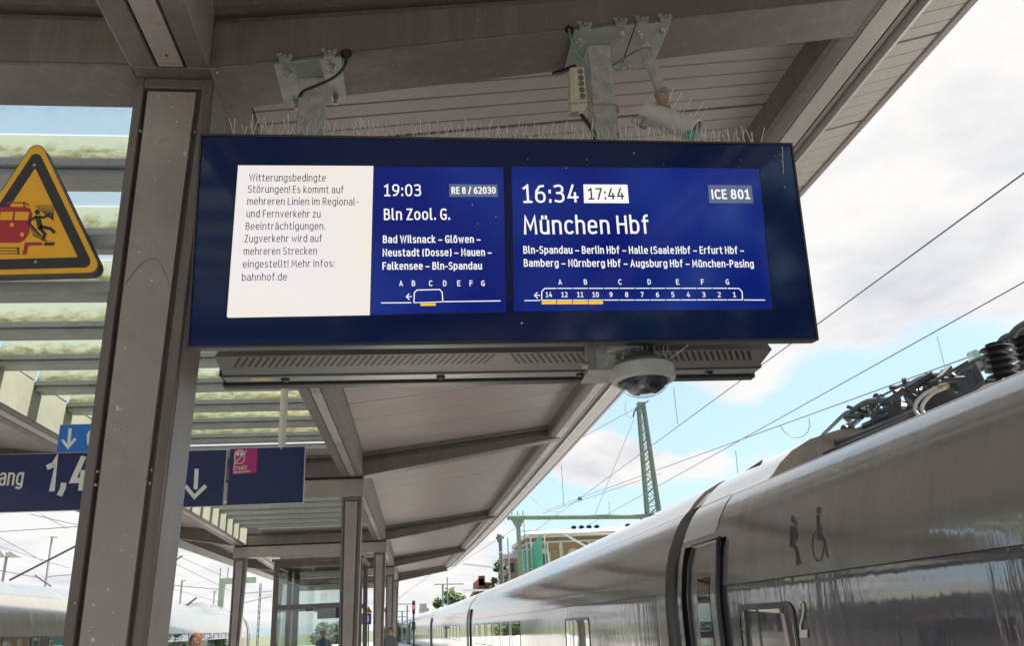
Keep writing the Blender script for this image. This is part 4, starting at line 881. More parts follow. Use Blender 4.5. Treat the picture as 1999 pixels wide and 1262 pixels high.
for t, xs in ((s2, (555,)), (s1, (240,))):
    for x in xs:
        a = Vector(atY(x-5, 880, 7.53)); b = Vector((a.x, 7.53, 4.12)); mb = MB(); mb.tube([a, b], .034, 14); mb.build('hanging_pipe', m_cream2, t, smooth=True)
s3, p3 = flat_sign('direction_sign', 'small bright blue sign with white down arrow on top of the navy sign', ((118, 829.5), (330, 824), (326, 879), (109, 885.5)), 7.48, edge=mat('gold_edge', (.55, .42, .22), .4), face=m_skyb)
SY(stroke_loops([(137.5, 837), (134, 872)], 6.5), m_sw, s3, p3, 'arrow'); SY(stroke_loops([(122, 859), (133, 874), (148, 857)], 5.5), m_sw, s3, p3, 'arrow', .005); SY([[(170, 848), (176, 840), (184, 840), (184, 876), (176, 876), (170, 866)]], m_sw, s3, p3, 'print')

# ================================================================== TRAINS
def train_paint(name, c, rough, wav):
    m = bpy.data.materials.new(name); m.use_nodes = True; t = m.node_tree; b = t.nodes['Principled BSDF']
    b.inputs['Roughness'].default_value = .35; b.inputs['Coat Weight'].default_value = 1; b.inputs['Coat Roughness'].default_value = rough; b.inputs['Coat IOR'].default_value = 2.55; b.inputs['Specular IOR Level'].default_value = .5
    g = N(t, 'ShaderNodeNewGeometry'); mp = N(t, 'ShaderNodeMapping'); mp.inputs['Scale'].default_value = (1, 5.5, .8); L(t, g.outputs['Position'], mp.inputs[0])
    n = N(t, 'ShaderNodeTexNoise', i_Scale=1.6, i_Detail=4.0, i_Roughness=.5); L(t, mp.outputs[0], n.inputs['Vector'])
    bp = N(t, 'ShaderNodeBump'); bp.inputs['Strength'].default_value = wav; bp.inputs['Distance'].default_value = .02; L(t, n.outputs['Fac'], bp.inputs['Height'])
    L(t, bp.outputs[0], b.inputs['Coat Normal']); L(t, bp.outputs[0], b.inputs['Normal'])
    n2 = N(t, 'ShaderNodeTexNoise', i_Scale=2.0, i_Detail=10.0, i_Roughness=.65); mp2 = N(t, 'ShaderNodeMapping'); mp2.inputs['Scale'].default_value = (1, 2, .5); L(t, g.outputs['Position'], mp2.inputs[0]); L(t, mp2.outputs[0], n2.inputs['Vector'])
    rr_ = N(t, 'ShaderNodeMapRange'); L(t, n2.outputs['Fac'], rr_.inputs[0]); rr_.inputs['From Min'].default_value = .35; rr_.inputs['From Max'].default_value = .7; rr_.inputs['To Min'].default_value = rough*.6; rr_.inputs['To Max'].default_value = rough*4; L(t, rr_.outputs[0], b.inputs['Coat Roughness'])
    r = N(t, 'ShaderNodeValToRGB'); L(t, n2.outputs['Fac'], r.inputs[0]); r.color_ramp.elements[0].position = .3; r.color_ramp.elements[1].position = .7
    r.color_ramp.elements[0].color = (*[x*.72 for x in c], 1); r.color_ramp.elements[1].color = (*c, 1); L(t, r.outputs[0], b.inputs['Base Color'])
    return m
m_tr = train_paint('train_grey_paint', (.215, .208, .200), .03, .10)
m_band = train_paint('dark_window_band', (.040, .038, .062), .02, .14)
m_trl = train_paint('train_white_paint', (.27, .25, .21), .08, .05); m_trl.node_tree.nodes['Principled BSDF'].inputs['Coat IOR'].default_value = 1.6
m_roof = mat('train_roof_cover', (.60, .61, .62), .3, var=.06, vscale=3, dirt=.25, dirtc=(.3, .29, .27), bump=.1, bscale=8, stretch=(1, 4, 1), coat=.4)
m_roofend = mat('roof_end_brown', (.27, .235, .20), .7, var=.15, vscale=8, dirt=.3)
m_rubber = mat('door_rubber', (.02, .02, .024), .35, coat=.2)
m_in = mat('vestibule_dark', (.02, .02, .025), .6)
m_win = mat('train_window_glass', (.012, .014, .018), .015, coat=1, spec=.9); m_win.node_tree.nodes['Principled BSDF'].inputs['Coat IOR'].default_value = 2.4
m_deck = mat('roof_deck_grey', (.25, .24, .23), .7, var=.2)
SIDE = [(.16, -.55), (.07, -.30), (.02, 0), (0, .5), (0, 1.1), (0, 1.60), (.008, 1.80), (.016, 1.862), (.05, 2.08), (.105, 2.28), (.19, 2.47), (.275, 2.61), (.35, 2.69)]
TOPC = [(.39, 2.725), (.47, 2.82), (.60, 2.93), (.78, 3.025), (1.05, 3.10), (1.5, 3.13)]
TOPF = [(.37, 2.70), (.42, 2.71), (.46, 2.70), (.50, 2.67), (1.0, 2.67), (1.5, 2.67)]
def side_x(z):
    for (a0, z0), (a1, z1) in zip(SIDE, SIDE[1:]):
        if z0 <= z <= z1: return a0+(a1-a0)*(z-z0)/(z1-z0)
    return .35
def skin(mb, prof, ys, X0, sgn, bend, inset=0):
    o = len(mb.v); n = len(prof)
    for y in ys:
        for a, z in prof: mb.v.append((X0+sgn*(a+inset)+bend(y), y, z))
    for i in range(len(ys)-1):
        for k in range(n-1):
            q = (o+i*n+k, o+i*n+n+k, o+i*n+n+k+1, o+i*n+k+1)
            mb.f.append(q if sgn > 0 else q[::-1])
    return mb
def refine(prof, st=.07):
    out = [prof[0]]
    # Catmull-Rom through the points for a smooth curved body
    P = [Vector((a, z, 0)) for a, z in prof]
    for i in range(len(P)-1):
        a, b, c, d = P[max(i-1, 0)], P[i], P[i+1], P[min(i+2, len(P)-1)]
        for k in range(1, 4):
            t = k/3; q = .5*((2*b)+(c-a)*t+(2*a-5*b+4*c-d)*t*t+(-a+3*b-3*c+d)*t**3); out.append((q.x, q.y))
    return out
def make_car(t, X0, sgn, bend, y0, y1, doors, windows, pant=None, paint=m_tr, name='car_body', cover_top=TOPC, nose=None):
    """X0 = platform side face; sgn=+1 body extends to +X. doors: list of (ya,yb); pant=(ya,yb) lowered roof"""
    top = [p for p in SIDE if p[1] > 2.27]; low = [p for p in SIDE if p[1] <= 2.2801]
    body = MB(); body.sm = True
    cuts = sorted([y0, y1]+[q for d in doors for q in d])
    full = refine(SIDE)
    isd = lambda a, b: any(abs(a-d[0]) < 1e-6 and abs(b-d[1]) < 1e-6 for d in doors)
    for a, b in zip(cuts, cuts[1:]):
        ys = frange(a, b, 1.0)
        if isd(a, b): skin(body, [p for p in full if p[1] > 2.27], ys, X0, sgn, bend)
        else: skin(body, full, ys, X0, sgn, bend)
    # far side and ends
    far_ = [(3.0-a, z) for a, z in SIDE]; skin(body, far_[::-1], frange(y0, y1, 1.5), X0, sgn, bend)
    for y in (y0, y1):
        pr = SIDE+[(3.0-a, z) for a, z in SIDE[::-1]]; o = len(body.v); body.v += [(X0+sgn*a+bend(y), y, z) for a, z in pr]; body.f.append(tuple(o+k for k in range(len(pr))))
    bo = body.build(name, paint, t)
    # roof
    def cover(a, b, prof):
        mb = MB(); mb.sm = True; P = [(.345, 2.688)]+prof; P = P+[(3.0-x, z) for x, z in P[::-1][1:]]
        skin(mb, P, frange(a, b, .8), X0, sgn, bend); ends = []
        c = mb.build('roof_cover', m_roof if paint is m_tr else paint, bo)
        for y, th in ((a, 0), (b, 0)):
            e = MB(); o = 0; e.v = [(X0+sgn*x+bend(y), y, z) for x, z in P]+[(X0+sgn*x+bend(y), y+(.02 if y == a else -.02), z-.0) for x, z in P]; n = len(P); e.f = [tuple(range(n)), tuple(range(n, 2*n))]
            e.build('roof_end', m_roofend, c)
        return c
    if pant:
        if pant[0] > y0+.1: cover(y0, pant[0], cover_top)
        cover(pant[1], y1, cover_top)
        mb = MB(); P = [(.345, 2.688)]+TOPF; P = P+[(3.0-x, z) for x, z in P[::-1][1:]]; skin(mb, P, frange(pant[0], pant[1], 1), X0, sgn, bend); mb.build('roof_well', m_deck, bo)
    else: cover(y0, y1, cover_top)
    if paint is m_tr:
        for a, b in zip(cuts, cuts[1:]):
            if not isd(a, b):
                mb = MB(); mb.sm = True; a_ = a+.012 if a > y0 else a+.35; b_ = b-.012 if b < y1 else b-.10
                skin(mb, [(side_x(z), z) for z in (.78, 1.0, 1.25, 1.5, 1.7, 1.80, 1.857)], frange(a_, b_, 1.0), X0, sgn, bend, inset=-.004); mb.build('window_band', m_band, bo)
    # seam
    mb = MB()
    for a, b in zip(cuts, cuts[1:]):
        if not isd(a, b):
            for z_ in (1.862,):
                mb.tube([(X0+sgn*(side_x(z_)-.0005)+bend(y), y, z_) for y in frange(a, b, 1)], .0035, 5, False)
    mb.build('panel_seam', m_rubber, bo)
    for (a, b) in doors:
        mb = MB(); dx = .35
        mb.hexa([(X0+sgn*dx+bend(a), a, 0), (X0+sgn*(dx+.5)+bend(a), a, 0), (X0+sgn*(dx+.5)+bend(b), b, 0), (X0+sgn*dx+bend(b), b, 0), (X0+sgn*dx+bend(a), a, 2.4), (X0+sgn*(dx+.5)+bend(a), a, 2.4), (X0+sgn*(dx+.5)+bend(b), b, 2.4), (X0+sgn*dx+bend(b), b, 2.4)])
        mb.build('vestibule', m_in, bo)
        # reveal on both sides and header
        rv = MB()
        for y in (a, b): rv.add([p for z in (0, .6, 1.2, 1.8, 2.05, 2.28) for p in ((X0+sgn*side_x(z)+bend(y), y, z), (X0+sgn*.36+bend(y), y, z))], [(2*i, 2*i+1, 2*i+3, 2*i+2) for i in range(5)])
        rv.add([(X0+sgn*side_x(2.28)+bend(a), a, 2.28), (X0+sgn*side_x(2.28)+bend(b), b, 2.28), (X0+sgn*.36+bend(b), b, 2.28), (X0+sgn*.36+bend(a), a, 2.28)], [(0, 1, 2, 3)])
        rv.build('door_reveal', m_rubber, bo)
        # door leaf, standing a little proud, with rubber edge
        la, lb = a+.04, b-.36
        lf = MB(); lf.sm = True; pr = refine([p for p in SIDE if .0 <= p[1] < 2.2])+[(side_x(2.24), 2.24)]
        skin(lf, pr, frange(la, lb, .4), X0, sgn, bend, inset=-.03)
        leaf = lf.build('door_leaf', paint, bo)
        rim = MB(); path = [(X0+sgn*(x-.030)+bend(la), la, z) for x, z in pr[::2]]+[(X0+sgn*(side_x(2.26)-.03)+bend(y), y, 2.262) for y in (la+.05, (la+lb)/2, lb-.05)]+[(X0+sgn*(x-.03)+bend(lb), lb, z) for x, z in pr[::2][::-1]]
        rim.tube(path, .030, 8); rim.build('door_seal', m_rubber, leaf, smooth=True)
        wv = MB(); wa, wb = (la+lb)/2-.17, (la+lb)/2+.17
        skin(wv, [(side_x(z), z) for z in (.75, 1.1, 1.5, 1.8, 1.95)], [wa, wb], X0, sgn, bend, inset=-.036); wv.build('door_window', m_win, leaf)
    for (a, b, zl, zh) in windows:
        mb = MB(); r = .10; ins = -.012
        pts = []
        for cy, cz, a0 in ((a+r, zh-r, 90), (a+r, zl+r, 180), (b-r, zl+r, 270), (b-r, zh-r, 0)):
            for k in range(6):
                tt = R_(a0+90*k/5); pts.append((cy+r*math.cos(tt), cz+r*math.sin(tt)))
        P3 = [(X0+sgn*(side_x(z)+ins)+bend(y), y, z) for y, z in pts]; n = len(P3)
        cy, cz = (a+b)/2, (zl+zh)/2; sc2 = lambda y, z, e: (y+(-e if y > cy else e), z+(-e if z > cz else e))
        fr_ = MB(); in_ = [(X0+sgn*(side_x(z)+ins)+bend(y), *sc2(y, z, .045)) for y, z in pts]
        fr_.v = P3+in_+[(p[0]+sgn*.03, p[1], p[2]) for p in P3]; fr_.f = [(i, (i+1) % n, n+(i+1) % n, n+i) for i in range(n)]+[(i, (i+1) % n, 2*n+(i+1) % n, 2*n+i) for i in range(n)]
        w_ = fr_.build('window', m_rubber, bo)
        gl_ = MB(); gl_.v = [(p[0]+sgn*.004, p[1], p[2]) for p in in_]; gl_.f = [tuple(range(n))]; gl_.build('pane', m_win, w_)
        if (b-a) > 1.0:
            mu = MB(); ym = b-.42; mu.box(X0+bend(ym)-.008, X0+bend(ym)+.012, ym-.02, ym+.02, zl+.04, zh-.04); mu.build('mullion', m_rubber, w_)
    return bo

rt = thing('passenger_train', 'long glossy grey train standing on the right with an open roof pantograph', 'train', (4.1, 20, -.76))
XT = 2.6
car1 = make_car(rt, XT, 1, TR, -20.0, 8.55, [(7.22, 8.42)], [(5.83, 6.92, .85, 1.70)], pant=(-6.0, 6.72))
def gang(y0, y1):
    mb = MB(); P = [(.10, -.4), (.09, 1.7), (.16, 2.15), (.40, 2.62), (.7, 2.85), (1.5, 2.95)]; P = P+[(3.0-x, z) for x, z in P[::-1][1:]]; skin(mb, P, [y0, y1], XT, 1, TR); mb.build('gangway', m_rubber, rt, smooth=True)
    mb = MB(); P = [(.44, 2.74), (.62, 2.90), (.9, 3.0), (1.5, 3.05)]; P = P+[(3.0-x, z) for x, z in P[::-1][1:]]; skin(mb, P, [y0, y1], XT, 1, TR); mb.build('gangway_fairing', m_roofend, rt, smooth=True)
yb = 9.0
win_all = [[(13.1, 15.2, .9, 1.68)]+[(21.5+k*2.35, 23.2+k*2.35, .95, 1.68) for k in range(6)], None, None, None]
for ci in range(4):
    a = yb+ci*30.0; b = a+29.5; gang(a-.45, a)
    w = win_all[0] if ci == 0 else [(a+4+k*2.35, a+5.7+k*2.35, .95, 1.68) for k in range(9)]
    make_car(rt, XT, 1, TR, a, b, [(b-1.65, b-.45)], w)
mb = MB()
for y in (1.9, 3.9, 5.3, 7.0): mb.tube([(XT+side_x(z)-.005, y, z) for z in (.0, .5, 1.1, 1.5, 1.8, 1.86)], .0022, 4, False)
mb.build('vertical_seams', m_rubber, car1, kind='stuff')
mb = MB(); mb.sm = True; skin(mb, [(side_x(2.34), 2.34), (side_x(2.36), 2.36)]+refine([p for p in SIDE if p[1] > 2.4])+[(.355, 2.70)], frange(7.55, 8.53, .3), XT, 1, TR, inset=-.007); mb.build('roof_flap', m_roof, car1)
# print on car side
class Skin:
    n = None
def hit_side(px, py, lift=.004):
    d = ray(px, py); best = None
    for (a0, z0), (a1, z1) in zip(SIDE[2:], SIDE[3:]):
        # plane through (XT+a0,.,z0),(XT+a1,.,z1) parallel Y
        nx, nz = (z1-z0), -(a1-a0); nn_ = math.hypot(nx, nz); nx /= nn_; nz /= nn_
        t = ((XT+a0)*nx+(z0-CAMZ)*nz)/(d[0]*nx+d[2]*nz); z = CAMZ+d[2]*t
        if t > 0 and z0-1e-6 <= z <= z1+1e-6:
            p = CAM+d*t; p[0] += TR(p[1]); p -= np.array([nx, 0, nz])*lift; return tuple(p)
    return tuple(CAM+d*(XT/d[0]))
def side_print(name, loops, m, parent, lift=.004):
    bm = bmesh.new()
    for k_, lp in enumerate(loops):
        pts = []
        for i in range(len(lp)):
            a, b = np.array(lp[i], float), np.array(lp[(i+1) % len(lp)], float); nseg = max(1, int(np.linalg.norm(b-a)/9))
            for q in range(nseg): pts.append(a+(b-a)*q/nseg)
        bm.faces.new([bm.verts.new(hit_side(p[0], p[1], lift+.0004*(k_ % 6))) for p in pts])
    bmesh.ops.triangulate(bm, faces=bm.faces[:]); me = bpy.data.meshes.new(name); bm.to_mesh(me); bm.free(); me.materials.append(m)
    o = bpy.data.objects.new(name, me); link(o, parent); return o
m_pict = mat('dark_pictogram_film', (.03, .035, .05), .3, coat=.4)
side_print('wheelchair_symbol', [circ(1602, 997.5, 7.5, 14, 3.6)]+[[(1597.5, 1007), (1605, 1007), (1606, 1030), (1610, 1031), (1611, 1036), (1605, 1037), (1605, 1042), (1617, 1058), (1613, 1060), (1600, 1052), (1599, 1020)]]+stroke_loops([(1613, 1058), (1616, 1072), (1620, 1090)], 3.6)+stroke_loops([(1597, 1038), (1591, 1052), (1590, 1070), (1593, 1087), (1600, 1097), (1607, 1094), (1611, 1080), (1613, 1066)], 2.2), m_pict, car1)
side_print('family_symbol', [circ(1552, 1015, 8, 14, 3.4), circ(1558, 1023, 6, 12, 2.6)]+[[(1547.5, 1028), (1556, 1028), (1557, 1045), (1556, 1068), (1552, 1070), (1546, 1068)], [(1556.5, 1032), (1561, 1034), (1561, 1056), (1557, 1058)]]+stroke_loops([(1554, 1066), (1559, 1076), (1561, 1106)], 3)+stroke_loops([(1558, 1068), (1562, 1080), (1567, 1102)], 2.6), m_pict, car1)
m_two = mat('class_number_film', (.62, .60, .55), .4)
side_print('class_number', stroke_loops([(1566, 1183), (1570, 1176), (1574, 1180), (1575, 1192), (1573, 1206), (1569, 1222), (1569.5, 1232)], 3.2)+[[(1568, 1231), (1583, 1230), (1583, 1246), (1567.5, 1246.5)]], m_two, car1, lift=.011)
# roof grilles
for (pa, pb) in (((1432, 948), (1482, 915)), ((1241, 1038), (1272, 1016))):
    mb = MB()
    for k in range(5):
        a = Vector(atX(pa[0]+k*1.5, pa[1]-k*3.5-1, 3.16+k*.03)); b = Vector(atX(pb[0]+k*1.5, pb[1]-k*3.5-1, 3.16+k*.03)); mb.tube([a, b], .008, 5)
    mb.build('roof_grille', m_rubber, car1)
# pantograph
m_pan = mat('pantograph_grey', (.07, .075, .08), .5, metal=.3, var=.3, vscale=12)
m_pang = mat('pantograph_green_grey', (.12, .14, .135), .5, metal=.3)
pg = thing('pantograph', 'folded dark pantograph with insulators and hoses on the roof of the grey train', 'pantograph', (4.1, 4.5, 2.67))
def T(name, pts, X, r, m=m_pan, n=8):
    P = [Vector(atX(x, y, X if np.isscalar(X) else X[i])) for i, (x, y) in enumerate(pts)]
    out = []
    for i in range(len(P)-1):
        a, b, c, d = P[max(i-1, 0)], P[i], P[i+1], P[min(i+2, len(P)-1)]
        for k in range(4):
            t = k/4; out.append(.5*((2*b)+(c-a)*t+(2*a-5*b+4*c-d)*t*t+(-a+3*b-3*c+d)*t**3))
    out.append(P[-1]); mb = MB(); mb.tube(out, r, n); return mb.build(name, m, pg, smooth=True)
def PX(x, y, X): return Vector(atX(x, y, X))
T('contact_strip', [(1600, 875), (1603, 855), (1622, 835), (1650, 808), (1662, 804)], 3.75, .017, m_pang)
T('contact_strip', [(1655, 822), (1665, 803), (1690, 786), (1715, 782), (1748, 781)], 3.75, .024, m_pang)
T('contact_strip', [(1658, 825), (1670, 806), (1693, 791), (1718, 786), (1748, 785)], 4.3, .014, m_pang)
T('contact_strip', [(1745, 781), (1765, 762), (1800, 740), (1840, 734), (1868, 732)], 3.75, .026, m_pang)
T('contact_strip', [(1706, 830), (1708, 806), (1725, 785), (1757, 765)], 3.55, .009, m_pan)
T('contact_strip', [(1749, 806), (1748, 785), (1757, 770), (1790, 750), (1830, 735)], 3.9, .018, m_pan)
T('base_tube', [(1600, 876), (1650, 860), (1720, 833), (1800, 800)], 3.6, .030, m_pang)
T('base_tube', [(1612, 888), (1660, 866), (1720, 842), (1780, 815)], 3.45, .026, m_pan)
T('base_tube', [(1612, 872), (1662, 852), (1700, 836)], 4.2, .055, m_pang); T('base_tube', [(1605, 882), (1625, 872)], 3.6, .045, m_pan); T('lower_arm', [(1650, 815), (1700, 808), (1750, 800), (1790, 790)], 3.9, .03, m_pan); T('upper_arm', [(1690, 835), (1740, 812), (1790, 795), (1850, 765)], 3.9, .045, m_pan)
T('lower_arm', [(1700, 806), (1750, 805)], 4.1, .03, m_pan); T('lower_arm', [(1712, 838), (1800, 806), (1900, 766), (1999, 725)], 3.9, .05, m_pan)
T('upper_arm', [(1812, 752), (1870, 722), (1940, 690), (1999, 664)], 3.9, .022, m_pang); T('upper_arm', [(1812, 758), (1880, 730), (1960, 700), (1999, 682)], 4.0, .034, m_pan)
T('upper_arm', [(1745, 798), (1800, 797), (1850, 775)], 4.2, .035, m_pan)
T('linkage', [(1905, 714), (1912, 730), (1918, 748), (1900, 762), (1870, 770), (1852, 760)], 3.6, .012, m_pan)
T('linkage', [(1912, 712), (1905, 722), (1912, 745), (1915, 757)], 3.7, .028, m_pan)
T('hose', [(1838, 756), (1812, 765), (1792, 782), (1786, 800), (1795, 812), (1805, 814)], 3.35, .012, mat('pale_hose', (.55, .53, .49), .5))
T('hose', [(1845, 758), (1822, 768), (1805, 785), (1800, 800), (1808, 811), (1818, 808)], 3.30, .012, bpy.data.materials['pale_hose'])
T('hose_fitting', [(1835, 757), (1848, 754)], 3.32, .022, mat('brass_fitting', (.4, .32, .2), .4, metal=.5))
T('hose', [(1920, 706), (1928, 692), (1950, 688), (1968, 690)], 3.4, .006, m_pan)
T('hose', [(1905, 768), (1925, 752), (1950, 748), (1960, 740)], 3.3, .006, bpy.data.materials['pale_hose'])
T('horn', [(1948, 690), (1958, 668), (1968, 660), (1985, 655), (1999, 640)], 3.9, .034, m_pan); T('horn', [(1978, 655), (1990, 642), (2010, 630)], 3.8, .03, m_pan); T('cable', [(1980, 660), (1990, 645), (2010, 642)], 3.7, .007, m_pang)
def insul(px, py, X, s, n):
    c = PX(px, py, X); pr = []
    for k in range(n):
        z = k*.052*s; pr += [(.06*s, z), (.115*s, z+.012*s), (.112*s, z+.02*s), (.06*s, z+.035*s)]
    pr.append((.07*s, n*.052*s)); mb = MB(); mb.lathe(c, pr, (0, 0, 1), 24); mb.build('insulator', mat('insulator_glaze', (.02, .017, .018), .45) if 'insulator_glaze' not in bpy.data.materials else bpy.data.materials['insulator_glaze'], pg, smooth=True)
insul(1964, 752, 3.45, .82, 6); insul(2012, 712, 3.9, .8, 5)
for (x, y, X, r) in ((1655, 840, 3.8, .045), (1756, 805, 3.7, .075), (1790, 770, 4.0, .05), (1830, 782, 4.0, .09)):
    mb = MB(); c = PX(x, y, X); mb.lathe(c, [(r*.4, -.05), (r, -.045), (r, .045), (r*.4, .05)], (1, .2, 0), 16); mb.build('pivot', m_pan, pg)
mb = MB(); a, b = PX(1830, 800, 3.8), PX(1900, 766, 3.8); mb.tube([a+Vector((0, 0, .05)), b+Vector((0, 0, .05))], .11, 14); mb.build('air_cylinder', m_pan, pg, smooth=True)
rr = random.Random(4); mb = MB()
for k in range(72):
    x = rr.uniform(1660, 1870); yb_ = 830-(x-1660)*.38; p = PX(x, yb_+rr.uniform(-38, 2)*(1 if x > 1700 else .7), rr.uniform(3.6, 4.5)); d = Vector((rr.uniform(-.08, .08), rr.uniform(-.12, .12), rr.uniform(-.05, .05))); mb.tube([p-d, p+d], rr.uniform(.008, .028), 6)
mb.build('small_fittings', m_pan, pg, kind='stuff')
for (x0, y0, n) in ((1690, 790, 6), (1790, 752, 6)):
    mb = MB()
    for k in range(n):
        a = PX(x0+k*11, y0-k*1.5-(6 if x0 > 1700 else 0), 3.8); mb.tube([a, a-Vector((0, 0, .09))], .008, 5)
    mb.build('spring_rods', m_pan, pg, kind='stuff')

# left train
XL = -7.7
lt = thing('passenger_train', 'cream white train standing on the left, ending in a rounded cab', 'train', (-9.2, 25, -.76))
TC2 = [(.42, 2.74), (.55, 2.86), (.75, 2.95), (1.05, 3.03), (1.5, 3.07)]
make_car(lt, XL, -1, TL, -6, 26.3, [(23.9, 25.1)], [(k*2.3-3, k*2.3-1.2, .95, 1.86) for k in range(11)], paint=m_trl, cover_top=TC2)
make_car(lt, XL, -1, TL, 26.9, 53.0, [], [(28.2+k*2.3, 30.0+k*2.3, .95, 1.86) for k in range(9)], paint=m_trl, cover_top=TC2)
for (ya_, yb_) in ((-6, 23.8), (25.2, 26.2), (27.0, 51.5)):
    mb = MB(); skin(mb, [(side_x(z), z) for z in (.93, 1.3, 1.6, 1.86)], frange(ya_, yb_, 2.3), XL, -1, TL, inset=-.009); mb.build('window_band', m_win, lt)
mb = MB(); P = [(.2, -.4), (.1, 1.7), (.3, 2.3), (.7, 2.75), (1.5, 2.9)]; P = P+[(3.0-x, z) for x, z in P[::-1][1:]]; skin(mb, P, [26.3, 26.9], XL, -1, TL); mb.build('gangway', m_rubber, lt)
# rounded nose
ncab = MB(); rings = []; PR = refine(SIDE+TC2); PR = PR+[(3.0-a, z) for a, z in PR[::-1][1:]]
for k in range(11):
    t = k/10; y = 53+7.5*t; s_ = math.sqrt(max(0, 1-t**2.4)); s_ = max(s_, .02)
    zt_ = .9; ncab.v += [(XL-1.5+TL(y)+(1.5-a)*(.25+.75*s_ if t < 1 else .02), y, zt_+(z-zt_)*(s_ if z > zt_ else (.5+.5*s_))) for a, z in PR]
n = len(PR)
for i in range(10):
    for k in range(n-1): ncab.f.append((i*n+k, i*n+k+1, i*n+n+k+1, i*n+n+k))
ncab.sm = True; nb_ = ncab.build('cab_nose', m_trl, lt)
mb = MB(); 
for y in (53.02, 54.2): mb.tube([(XL-1.5+TL(y)+(1.5-a)*1.004*(1 if y < 54 else .985), y, z*(1.003 if y < 54 else .99)) for a, z in PR[:len(PR)//2]], .035, 6)
mb.build('cab_seams', m_rubber, nb_)
for (ya, yb2, h, w_) in ((27.6, 31.5, .30, .9), (43, 47, .22, .7), (49.5, 52, .18, .5)):
    mb = MB(); P = [(1.5-w_, 2.9), (1.5-w_+.02, 3.0), (1.5-w_*.8, 3.05+h*.7), (1.5-w_*.5, 3.07+h), (1.5, 3.07+h)]; P = P+[(3.0-x, z) for x, z in P[::-1][1:]]
    ys_ = [ya-.6, ya, yb2, yb2+.9]; n = len(P)
    for i, y in enumerate(ys_):
        f = 1 if i in (1, 2) else .3
        mb.v += [(XL-x+TL(y), y, 2.9+(z-2.9)*f) for x, z in P]
    for i in range(3):
        for k in range(n-1): mb.f.append((i*n+k, i*n+k+1, i*n+n+k+1, i*n+n+k))
    mb.build('roof_fairing', m_trl, lt, smooth=True)

# ================================================================== LIFT SHAFT, SIGNS, PEOPLE ON THE PLATFORM
lift_ = thing('lift_shaft', 'glazed lift shaft with taupe frame between the platform columns', 'lift', (-3.1, 23.6, 0))
LA, LB, YA, YB = atY(533, 1150, 22.7)[0], -1.55, 22.7, 25.0
mb = MB()
for x in (LA, LB-.12):
    for y in (YA, YB): mb.box(x, x+.12, y, y+.12, 0, 3.42)
lf_ = mb.build('frame', m_beam, lift_, kind='stuff')
for z in (.0, 1.02, 2.24, 3.30):
    mb = MB()
    mb.box(LA+.12, LB-.12, YA+.01, YA+.11, z, z+.12); mb.build('rail', m_beam, lift_); mb = MB(); mb.box(LA+.01, LA+.11, YA+.12, YB, z, z+.12); mb.build('rail', m_beam, lift_)
    mb = MB(); mb.box(LA+.12, LB-.12, YB+.01, YB+.11, z, z+.12); mb.build('rail', m_beam, lift_)
m_lg = glass_mat('lift_glass', (.80, .88, .86), alpha=.7)
for z0, z1 in ((.12, 1.02), (1.14, 2.24), (2.36, 3.30)):
    for q in ([(LA+.12, YA+.06), (LB-.12, YA+.06)], [(LA+.06, YA+.12), (LA+.06, YB)], [(LA+.12, YB+.06), (LB-.12, YB+.06)]):
        mb = MB(); mb.add([(*q[0], z0), (*q[1], z0), (*q[1], z1), (*q[0], z1)], [(0, 1, 2, 3)]); mb.build('glass_pane', m_lg, lift_)
mb = MB(); mb.box(LA+.25, LA+.33, YA+.9, YA+1.0, 0, 3.3); mb.box(LA+.42, LA+.56, YA+.7, YA+.8, 0, 3.3); mb.build('guide_rail', m_dark, lift_, kind='stuff')
mb = MB(); mb.box(LA+1.0, LB-.3, YA+1.2, YA+1.3, 2.0, 2.2); mb.box(LA+.95, LB-.25, YA+1.0, YA+1.1, 2.18, 2.26); mb.build('car_header', m_dark, lift_, kind='stuff')
mb = MB(); mb.box(LA-.05, LB+.05, YA-.05, YB+.2, 3.43, 3.50); mb.build('roof', m_beam, lift_)
mb = MB(); mb.box(-2.4, -2.02, 12.3-.012, 12.3-.007, 3.85, 4.0); tag(mb.build('vent_panel', m_dark, None), 'small dark square panel set in the far cross beam', 'panel')
def tri_sign(label, cx, cy, w, Y):
    h = w*.9; t = thing('warning_sign', label, 'sign', tuple(atY(cx, cy, Y)), 'small warning triangles down the platform')
    pl = Plane(atY(cx, cy, Y), (1, 0, 0), (0, 0, 1)); P = [(cx, cy-h/2), (cx+w/2, cy+h/2), (cx-w/2, cy+h/2)]
    uv = [pl.uv(*p) for p in P]; mb = MB(); mb.v = [tuple(pl.w(u, v, n_)) for n_ in (0, -.05) for u, v in uv]; mb.f = [(0, 1, 2), (5, 4, 3), (0, 3, 4, 1), (1, 4, 5, 2), (2, 5, 3, 0)]; mb.build('sign_body', m_orange, t)
    poly_fill('symbol', stroke_loops([(cx, cy-h*.28), (cx+w*.27, cy+h*.33), (cx-w*.27, cy+h*.33)], w*.07, True)+[[(cx-w*.08, cy+h*.05), (cx+w*.08, cy+h*.05), (cx+w*.08, cy+h*.25), (cx-w*.08, cy+h*.25)]], pl, .006, m_sblack, t)
    mb = MB(); p = atY(cx, cy+h/2, Y); mb.tube([(p[0], Y+.08, p[2]), (p[0], Y+.08, -.0)], .03, 8); mb.build('post', m_galv, t)
tri_sign('small warning triangle above the blue B sign', 719.5, 1191, 15, 33)
tri_sign('small warning triangle just right of the third right-hand column', 753, 1191, 12, 34)
tri_sign('warning triangle seen through the lift shaft glass', 580, 1180, 17, 30)
sb_, pb_ = flat_sign('sector_sign', 'square blue sign with a white letter B below a warning triangle', ((706, 1199), (725, 1198.5), (724.5, 1220), (706, 1220.5)), 31, face=mat('blue_film', (.01, .05, .35), .4))
